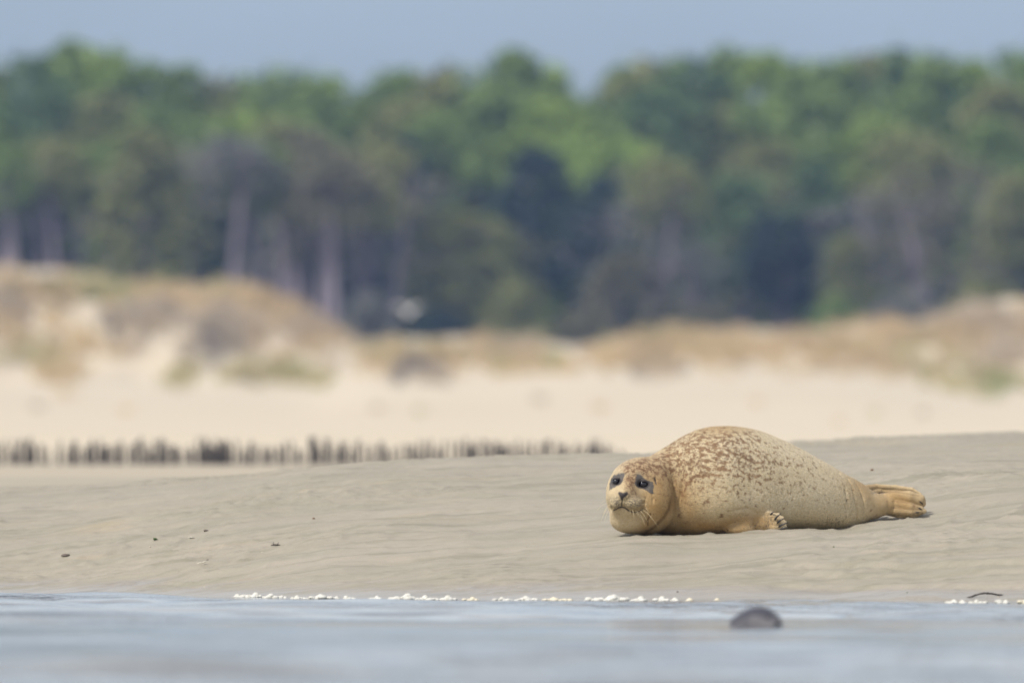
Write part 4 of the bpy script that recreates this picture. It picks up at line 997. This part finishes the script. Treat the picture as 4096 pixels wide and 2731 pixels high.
PATCHES = [('olive', 330, 1170, 330, 60, 130), ('green', 420, 1190, 140, 50, 40), ('straw', 150, 1180, 280, 90, 90), ('mauve', 40, 1220, 130, 110, 90), ('russet', 20, 1330, 80, 90, 30), ('straw', 620, 1200, 300, 70, 90),
           ('mauve', 700, 1260, 230, 80, 110), ('mauve', 880, 1340, 170, 120, 130), ('dusk', 860, 1390, 90, 90, 50), ('straw', 1000, 1210, 330, 70, 120), ('olive', 850, 1165, 140, 30, 30), ('russet', 1080, 1280, 260, 110, 90),
           ('dusk', 450, 1300, 60, 60, 22), ('mauve', 540, 1330, 160, 80, 50), ('straw', 300, 1380, 300, 100, 50), ('olive', 110, 1450, 230, 80, 40), ('straw', 240, 1490, 160, 80, 40), ('russet', 1250, 1400, 240, 110, 80),
           ('mauve', 1250, 1310, 200, 80, 60), ('olive', 1050, 1500, 260, 50, 60), ('olive', 1200, 1515, 180, 40, 50), ('olive', 720, 1515, 60, 50, 26), ('green', 1170, 1490, 60, 40, 16), ('olive', 1600, 1420, 260, 50, 60), ('straw', 1750, 1450, 420, 70, 110),
           ('dusk', 1670, 1480, 90, 50, 46), ('mauve', 1680, 1500, 150, 50, 30), ('russet', 2000, 1420, 160, 60, 60), ('olive', 2060, 1460, 200, 60, 40), ('mauve', 2040, 1400, 100, 40, 30), ('straw', 2250, 1450, 260, 60, 60), ('green', 2230, 1460, 60, 40, 14),
           ('olive', 2700, 1370, 240, 40, 60), ('russet', 2560, 1450, 200, 60, 80), ('straw', 2850, 1380, 500, 60, 160), ('straw', 2750, 1450, 400, 60, 70), ('mauve', 2620, 1480, 150, 50, 30), ('russet', 3200, 1380, 400, 50, 110), ('straw', 3300, 1430, 500, 70, 110),
           ('mauve', 3900, 1290, 260, 70, 150), ('russet', 3950, 1360, 260, 110, 120), ('mauve', 3980, 1400, 180, 100, 60), ('olive', 3600, 1400, 400, 60, 60), ('russet', 3500, 1480, 360, 40, 50), ('olive', 3950, 1540, 220, 60, 60), ('green', 4010, 1565, 90, 40, 20), ('straw', 3700, 1340, 300, 60, 90),
           ('russet', 3600, 1330, 260, 40, 50), ('olive', 3750, 1500, 260, 40, 26), ('straw', -900, 1200, 1500, 220, 250), ('mauve', -700, 1250, 1200, 200, 120), ('straw', 5000, 1300, 1400, 150, 250), ('mauve', 5100, 1330, 1300, 150, 100)]
bykind = {}
for (k, *a_) in PATCHES: bykind.setdefault(k, []).extend(patch(k, *a_))
LBL = dict(straw='dry straw-coloured grass over the dunes', olive='olive grass patches on the dunes', green='fresh green weeds low on the dunes', mauve='mauve-brown dead heath on the dunes', russet='russet low scrub on the dunes', dusk='dark scrub in the dune hollows')
for k, tf in bykind.items():
    o = link_mesh('dune_grass', blade_mesh('dune_grass_' + k, tf, len(tf)), GM[k], smooth=False); tag(o, LBL[k], 'dune plants', kind='stuff')
for (px_, py_, rpx, kd, lab) in ((150, 1615, 50, 'mauve', 'leftmost faint brown tussock on the pale beach'), (505, 1630, 52, 'straw', 'round straw-coloured tussock alone on the pale beach on the left'), (1510, 1620, 44, 'mauve', 'faint mauve tussock on the beach above the middle of the stakes'),
        (1680, 1630, 40, 'olive', 'faint green tussock just right of the mauve one above the stakes'), (2160, 1585, 60, 'mauve', 'wide dim mauve tussock on the beach left of the seal back'), (3030, 1600, 44, 'straw', 'very faint tussock on the beach straight above the seal back'),
        (3500, 1640, 46, 'olive', 'round olive tussock on the beach above the tail of the seal'), (3690, 1640, 46, 'mauve', 'rightmost faint mauve tussock on the pale beach'), (3350, 1670, 36, 'straw', 'faint low tussock just left of the round olive one'), (2400, 1620, 60, 'straw', 'pale yellow tussock on the beach directly behind the seal head')):
    Yt = np.arange(500, 1100, 1.0); X = (px_ - 2048) * Yt / FPX; Z = CH + (HZ - py_ - 20) * Yt / FPX; g_ = land_z(X, Yt); k = int(np.argmax(g_ > Z)); Y = Yt[k]
    R = rpx * Y / FPX * .62; tf = [(0, 0, 0, R, R * .9, 26)]
    o = link_mesh('grass_tussock', blade_mesh('grass_tussock', tf, int(px_)), GM[kd], smooth=False); o.location = (X[k], Y, g_[k]); tag(o, lab, 'tussock', 'single tussocks on the beach')

# ------------------------------------------------------------------ the wood
def leaf_mat(name, a_, b_):
    m, t, b = mat_new(name, .7, .2); nb = NB(t); n_ = nb.noise(nb.coord(), .9, 3, .6)
    t.links.new(nb.mix(nb.mr(n_, .38, .62), a_, b_), b.inputs['Base Color']); return m
LM = {k: leaf_mat('leaves_' + k, a_, b_) for k, (a_, b_) in dict(
    bright=((.20, .29, .055), (.26, .345, .075)), green=((.15, .225, .055), (.20, .275, .075)), blue=((.10, .165, .06), (.135, .20, .075)), olive=((.20, .215, .075), (.25, .26, .095)),
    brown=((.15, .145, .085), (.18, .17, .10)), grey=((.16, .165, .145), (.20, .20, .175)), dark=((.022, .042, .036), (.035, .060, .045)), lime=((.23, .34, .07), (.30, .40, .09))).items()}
m_bark = simple_mat('pine_bark', (.24, .20, .23), (.32, .27, .30), 1.5, .9, .1); m_barkd = simple_mat('dark_bark', (.07, .06, .065), (.11, .095, .10), 1.5, .9, .1)
def crown_verts(r_, env, n_cl, per, leaf, csz):
    """env(n) -> clump centres inside a unit-high crown; each clump a loose puff of small leaves"""
    C_ = env(r_, n_cl); out = []
    for c in C_:
        s_ = csz * r_.uniform(.6, 1.3); p = c + r_.normal(size=(per, 3)) * np.array([s_, s_, s_ * .62]) * .5
        n = r_.normal(size=(per, 3)); n /= np.linalg.norm(n, axis=1)[:, None]; u = np.cross(n, r_.normal(size=(per, 3))); u /= np.linalg.norm(u, axis=1)[:, None] + 1e-9; v = np.cross(n, u)
        a_ = leaf * r_.uniform(.6, 1.3, (per, 1)); out.append(np.stack([p - u * a_ - v * a_ * .5, p + u * a_ - v * a_ * .5, p + u * a_ * .8 + v * a_ * .5, p - u * a_ * .8 + v * a_ * .5], 1))
    return np.concatenate(out).reshape(-1, 3)
def env_dome(z0, z1, rad, ragged=.25, taper=.55):
    def f(r_, n):
        h = r_.uniform(0, 1, n) ** .8; prof = np.sin(np.clip(h * .86 + .12, 0, 1) * math.pi) ** taper; a_ = r_.uniform(0, 6.283, n); lobes = 1 + ragged * np.sin(a_ * 3 + h * 5) * .6 + ragged * r_.normal(size=n) * .35
        rr = rad * prof * lobes * r_.uniform(.35, 1, n) ** .5; return np.stack([rr * np.cos(a_), rr * np.sin(a_), z0 + (z1 - z0) * h], 1)
    return f
def env_cone(z0, z1, rad):
    def f(r_, n):
        h = r_.uniform(0, 1, n) ** 1.2; a_ = r_.uniform(0, 6.283, n); rr = rad * (1 - h * .88) * r_.uniform(.3, 1, n) ** .5 * (1 + .2 * np.sin(h * 40)); return np.stack([rr * np.cos(a_), rr * np.sin(a_), z0 + (z1 - z0) * h], 1)
    return f
# kinds are modelled 20 m high and scaled
KINDS = dict(pole=(env_dome(12.5, 19.8, 3.2, .5), 60, 30, .24, 1.2, .36), pine=(env_dome(11.5, 19.6, 3.8, .45), 85, 34, .26, 1.25, .30), tall=(env_dome(7.5, 19.8, 3.3, .3), 110, 34, .26, 1.2, .28), round=(env_dome(2.0, 19.5, 4.6, .3, .5), 150, 34, .28, 1.4, .30),
             cone=(env_cone(4.0, 20.0, 4.3), 130, 34, .27, 1.2, .26), shrub=(env_dome(.6, 19.0, 8.5, .35, .5), 160, 34, .55, 2.6, .5), bare=(env_dome(5.0, 19.0, 4.0, .5), 90, 16, .20, 1.5, .34))
_pro = {}
def proto(kind, var):
    if (kind, var) in _pro: return _pro[kind, var]
    env, n, per, leaf, csz, tr = KINDS[kind]; r_ = np.random.default_rng(hash_(kind) + var * 31)
    V = crown_verts(r_, env, n, per, leaf, csz); crown = np_mesh('crown_' + kind, V, np.arange(len(V)).reshape(-1, 4))
    vs, fs = [], []
    def add(p, q):
        v_, f_ = tube(p, q, 7); o_ = len(vs); vs.extend(v_); fs.extend([tuple(i + o_ for i in t) for t in f_])
    lean = r_.normal(size=2) * .5
    add([(0, 0, -1.5), (0, 0, 0), (lean[0] * .3, lean[1] * .3, 6), (lean[0] * .7, lean[1] * .7, 12), (lean[0], lean[1], 18)], [tr * 1.3, tr * 1.1, tr * .9, tr * .6, tr * .15])
    for k in range(14 if kind != 'bare' else 26):
        z_ = r_.uniform(4.5 if kind in ('bare', 'cone', 'tall') else 8, 17) if kind != 'shrub' else r_.uniform(1, 10); a_ = r_.uniform(0, 6.283); ln = r_.uniform(1.4, 3.4) * (1.6 if kind == 'shrub' else 1); l0 = lean * z_ / 18
        add([(l0[0], l0[1], z_), (l0[0] + ln * .55 * math.cos(a_), l0[1] + ln * .55 * math.sin(a_), z_ + ln * .18), (l0[0] + ln * math.cos(a_), l0[1] + ln * math.sin(a_), z_ + ln * r_.uniform(.1, .7))], [tr * .32, tr * .22, tr * .07])
    trunk = py_mesh('trunk_' + kind, vs, fs); trunk.shade_smooth(); _pro[kind, var] = (crown, trunk); return _pro[kind, var]
def hash_(s_): return sum(ord(c) * (i + 3) for i, c in enumerate(s_))
_mm = {}
def with_mat(me_, m):
    k = (me_.name, m.name)
    if k not in _mm: c = me_.copy(); c.materials.clear(); c.materials.append(m); _mm[k] = c
    return _mm[k]
tr_ = random.Random(21)
def tree(px_, Y, top, kind, leaf, lab, grp, width=1.0, bark=None, name='pine_tree', lean=0.0, var=None):
    x = (px_ - 2048) * Y / FPX; z = lz(x, Y) - .1; H_ = CH + (HZ - top) * Y / FPX - z; s_ = H_ / 20.0
    cr_, tk = proto(kind, tr_.randrange(3) if var is None else var)
    o = empty(name, (x, Y, z), tr_.uniform(0, 6.28)); wd = s_ ** .5 * width
    o.scale = (wd, wd, s_)
    if lean: o.rotation_euler = (0, lean, 0)
    c = bpy.data.objects.new('crown', with_mat(cr_, LM[leaf])); t = bpy.data.objects.new('trunk', with_mat(tk, bark or m_bark))
    for q in (c, t): COL.objects.link(q); q.parent = o
    if grp.startswith('front'): t.scale = (1.45, 1.45, 1)
    tag(o, lab, 'tree' if name != 'shrub' else 'shrub', grp); return o

TL_X = [-1500, -800, 0, 174, 348, 488, 662, 784, 906, 1045, 1219, 1306, 1376, 1480, 1654, 1829, 1916, 2090, 2229, 2300, 2370, 2438, 2612, 2821, 3048, 3222, 3396, 3500, 3622, 3797, 3918, 4096, 5000, 6000]
TL_Y = [260, 300, 280, 205, 200, 240, 262, 305, 365, 315, 300, 345, 430, 385, 290, 312, 285, 245, 275, 400, 405, 320, 262, 230, 262, 305, 245, 290, 205, 240, 280, 225, 270, 240]
leafs = ['green', 'bright', 'green', 'blue', 'olive', 'green']
FAR = 'dark green tree crowns closing the wood behind the front rows'
def place(p):
    for lim, t_ in ((-60, 'out past the left edge of the photo'), (420, 'above the far left dune'), (800, 'above the second hump of the left dune'), (1250, 'left of the notch in the tree line'), (1750, 'right of the notch, above the gull'),
                    (2200, 'on the rise left of the second notch'), (2650, 'just right of the second notch'), (3150, 'above the back of the seal'), (3600, 'above the tail of the seal'), (4160, 'at the right end of the tree line')):
        if p < lim: return t_
    return 'out past the right edge of the photo'
LC = dict(bright='bright green', green='mid green', blue='dark blue-green', olive='olive'); KN = dict(tall='long-crowned', cone='pointed', pine='flat-topped')
def lname(row, p, lf, kd): return f"{KN[kd]} {LC[lf]} {row} pine {place(p)}"
px_ = -1300
i = 0
while px_ < 5500:                                            # skyline row
    tp = float(np.interp(px_, TL_X, TL_Y)) - 14
    tree(px_, 1300 + tr_.uniform(-8, 14), tp + tr_.uniform(-18, 22), ('tall', 'cone', 'pine', 'tall', 'cone')[i % 5], leafs[(i * 5 + 1) % 6], lname('skyline', px_, leafs[(i * 5 + 1) % 6], ('tall', 'cone', 'pine', 'tall', 'cone')[i % 5]), 'skyline pines of the wood', 1.05)
    px_ += tr_.uniform(120, 165); i += 1
px_ = -1250
while px_ < 5400:                                            # second row, a little lower
    tp = float(np.interp(px_, TL_X, TL_Y)) + tr_.uniform(70, 190)
    tree(px_, 1278 + tr_.uniform(-6, 6), tp, 'pine' if i % 2 else 'tall', leafs[(i * 7 + 2) % 6], lname('second-row', px_, leafs[(i * 7 + 2) % 6], 'pine' if i % 2 else 'tall'), 'second row pines of the wood', 1.05)
    px_ += tr_.uniform(165, 230); i += 1
px_ = -1200
while px_ < 5400:                                            # closes the gaps between the trunks from behind
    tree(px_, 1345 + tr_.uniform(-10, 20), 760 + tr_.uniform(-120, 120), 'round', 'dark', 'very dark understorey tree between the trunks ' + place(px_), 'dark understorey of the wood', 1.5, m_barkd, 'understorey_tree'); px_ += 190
# front row, placed one by one: photo column, distance, row of the top, kind, leaves, width, label
FRONT = [
 (20, 1225, 600, 'pole', 'green', 1.0, 0, 'pine at the left edge with a slim mauve trunk'), (170, 1226, 560, 'pole', 'olive', 1.0, 0, 'second pine from the left, thin mauve trunk in deep shade'), (300, 1226, 580, 'pole', 'green', .9, 0, 'slender pine between the left edge trees and the wide grey trunk'),
 (560, 1215, 520, 'cone', 'olive', 1.15, 0, 'cone-shaped olive pine with grey-mauve base above the left dune'), (925, 1206, 540, 'pole', 'grey', 1.05, 0, 'greyish pine with the brightest pale trunk above the left dune'),
 (760, 1250, 620, 'tall', 'olive', .9, 0, 'olive pine filling the gap beside the brightest pale trunk'), (1225, 1222, 540, 'tall', 'brown', .95, 0, 'brownish pine left of the pale twin trunks'), (1345, 1204, 600, 'pole', 'brown', .95, 0, 'brown-crowned pine with a pale straight trunk at the dune foot'),
 (1120, 1262, 480, 'pine', 'olive', 1.0, 0, 'olive pine behind the brownish pair left of centre'), (1500, 1225, 640, 'bare', 'grey', 1.2, 0, 'nearly bare grey tree left of the gull'), (1600, 1262, 560, 'cone', 'dark', 1.15, 0, 'dark blue-green tree rising above the gull'),
 (1800, 1216, 830, 'round', 'olive', 1.05, 0, 'round olive tree just right of the gull'), (1960, 1228, 880, 'round', 'olive', .95, 0, 'yellowish round tree right of the olive one by the gull'), (2150, 1255, 620, 'tall', 'dark', 1.1, 0, 'tall dark teal tree left of the lime one'),
 (2330, 1262, 545, 'round', 'lime', .85, 0, 'brightest lime-green tree in the middle of the wood'), (2520, 1264, 540, 'round', 'lime', .8, 0, 'pale lime tree joined to the brightest one'), (2440, 1240, 700, 'tall', 'dark', 1.0, 0, 'dark tree under the lime crowns'),
 (2600, 1212, 760, 'bare', 'grey', 1.5, 0, 'grey half-bare tree right of centre with a pale trunk'), (2500, 1205, 1010, 'round', 'brown', 1.0, 0, 'low brown bushy tree before the grey half-bare one'), (2740, 1220, 960, 'bare', 'grey', 1.2, 0, 'low grey twiggy tree right of the half-bare one'),
 (2950, 1240, 700, 'tall', 'blue', 1.15, 0, 'deep blue-green tree in the dark part right of centre'), (3110, 1232, 860, 'tall', 'dark', 1.1, 0, 'lower dark tree with navy shade beneath it'), (3050, 1268, 560, 'round', 'olive', .9, 0, 'olive dome rising behind the blue-green tree'),
 (3260, 1245, 640, 'cone', 'blue', 1.2, 0, 'bluish conical tree left of the leaning pale trunk'), (3400, 1212, 940, 'round', 'olive', .65, 0, 'low fresh green tree by the leaning trunk'), (3520, 1216, 740, 'bare', 'grey', 1.4, 0, 'wide grey-brown bare tree before the leaning trunk'),
 (3740, 1206, 640, 'bare', 'brown', 1.1, -.13, 'brown tree with a pale trunk leaning to one side'), (3900, 1222, 620, 'bare', 'brown', 1.3, 0, 'reddish brown tree near the right edge'), (3640, 1262, 520, 'pine', 'olive', 1.0, 0, 'olive-brown pine above the leaning trunk'),
 (4060, 1214, 700, 'tall', 'olive', 1.0, 0, 'olive green tree at the right edge'), (3960, 1262, 500, 'tall', 'green', 1.0, 0, 'green pine behind the reddish brown tree'), (4200, 1225, 620, 'pine', 'green', 1.0, 0, 'pine just beyond the right edge'), (-120, 1230, 560, 'pine', 'green', 1.0, 0, 'pine just beyond the left edge')]
for (a_, top, lf, lab) in ((70, 600, 'green', 'thin-trunked green pine second from the left edge'), (240, 560, 'olive', 'olive pine with a thin trunk left of the cone-shaped one'), (420, 580, 'green', 'green pine between the first pines and the cone-shaped one'), (655, 560, 'olive', 'thin olive pine right of the cone-shaped one'),
        (1035, 560, 'green', 'green pine right of the brightest pale trunk'), (1150, 600, 'olive', 'slim olive pine on the slope of the left dune'), (1285, 560, 'brown', 'slim brown pine between the pale twin trunks'), (1425, 600, 'olive', 'slim olive pine right of the pale trunk at the dune foot'),
        (1560, 580, 'olive', 'slim olive pine left of the gull'), (2650, 620, 'olive', 'olive pine with a pale trunk behind the grey half-bare tree')):
    FRONT.append((a_, 1206 + (a_ * 7) % 17, top, 'pole', lf, .85, 0, lab))
for (a_, Y, top, kd, lf, wd, ln, lab) in FRONT:
    tree(a_, Y, top, kd, lf, lab, 'front trees of the wood', wd, None, 'woodland_tree', ln)
for (a_, Y, top, lf, wd, lab) in ((2330, 1196, 1240, 'brown', .8, 'low brown shrub under the grey half-bare tree'), (2130, 1194, 1300, 'olive', .6, 'small olive shrub at the lowest dip of the dunes'), (2800, 1196, 1230, 'brown', .9, 'brown-olive shrub on the dune line right of centre'), (2060, 1210, 1130, 'olive', .55, 'tall olive shrub right of the round olive trees'),
        (3350, 1194, 1190, 'green', .55, 'fresh green shrub left of the grey-brown bare tree'), (3620, 1196, 1180, 'grey', .9, 'grey shrub at the foot of the leaning tree'), (3950, 1194, 1110, 'olive', .8, 'olive shrub on the dune at the right edge'), (1480, 1200, 1180, 'grey', .6, 'greyish shrub at the end of the left dune'),
        (1750, 1196, 1250, 'dark', .7, 'dark low shrub below the gull'), (1000, 1216, 1030, 'grey', .5, 'grey shrub right of the brightest pale trunk')):
    tree(a_, Y, top, 'shrub', lf, lab, 'shrubs along the wood edge', wd * .75, None, 'shrub')
# the rest of the wood, one mass beyond what can be told apart
r_ = np.random.default_rng(99); V = []
def mass(r_, n):
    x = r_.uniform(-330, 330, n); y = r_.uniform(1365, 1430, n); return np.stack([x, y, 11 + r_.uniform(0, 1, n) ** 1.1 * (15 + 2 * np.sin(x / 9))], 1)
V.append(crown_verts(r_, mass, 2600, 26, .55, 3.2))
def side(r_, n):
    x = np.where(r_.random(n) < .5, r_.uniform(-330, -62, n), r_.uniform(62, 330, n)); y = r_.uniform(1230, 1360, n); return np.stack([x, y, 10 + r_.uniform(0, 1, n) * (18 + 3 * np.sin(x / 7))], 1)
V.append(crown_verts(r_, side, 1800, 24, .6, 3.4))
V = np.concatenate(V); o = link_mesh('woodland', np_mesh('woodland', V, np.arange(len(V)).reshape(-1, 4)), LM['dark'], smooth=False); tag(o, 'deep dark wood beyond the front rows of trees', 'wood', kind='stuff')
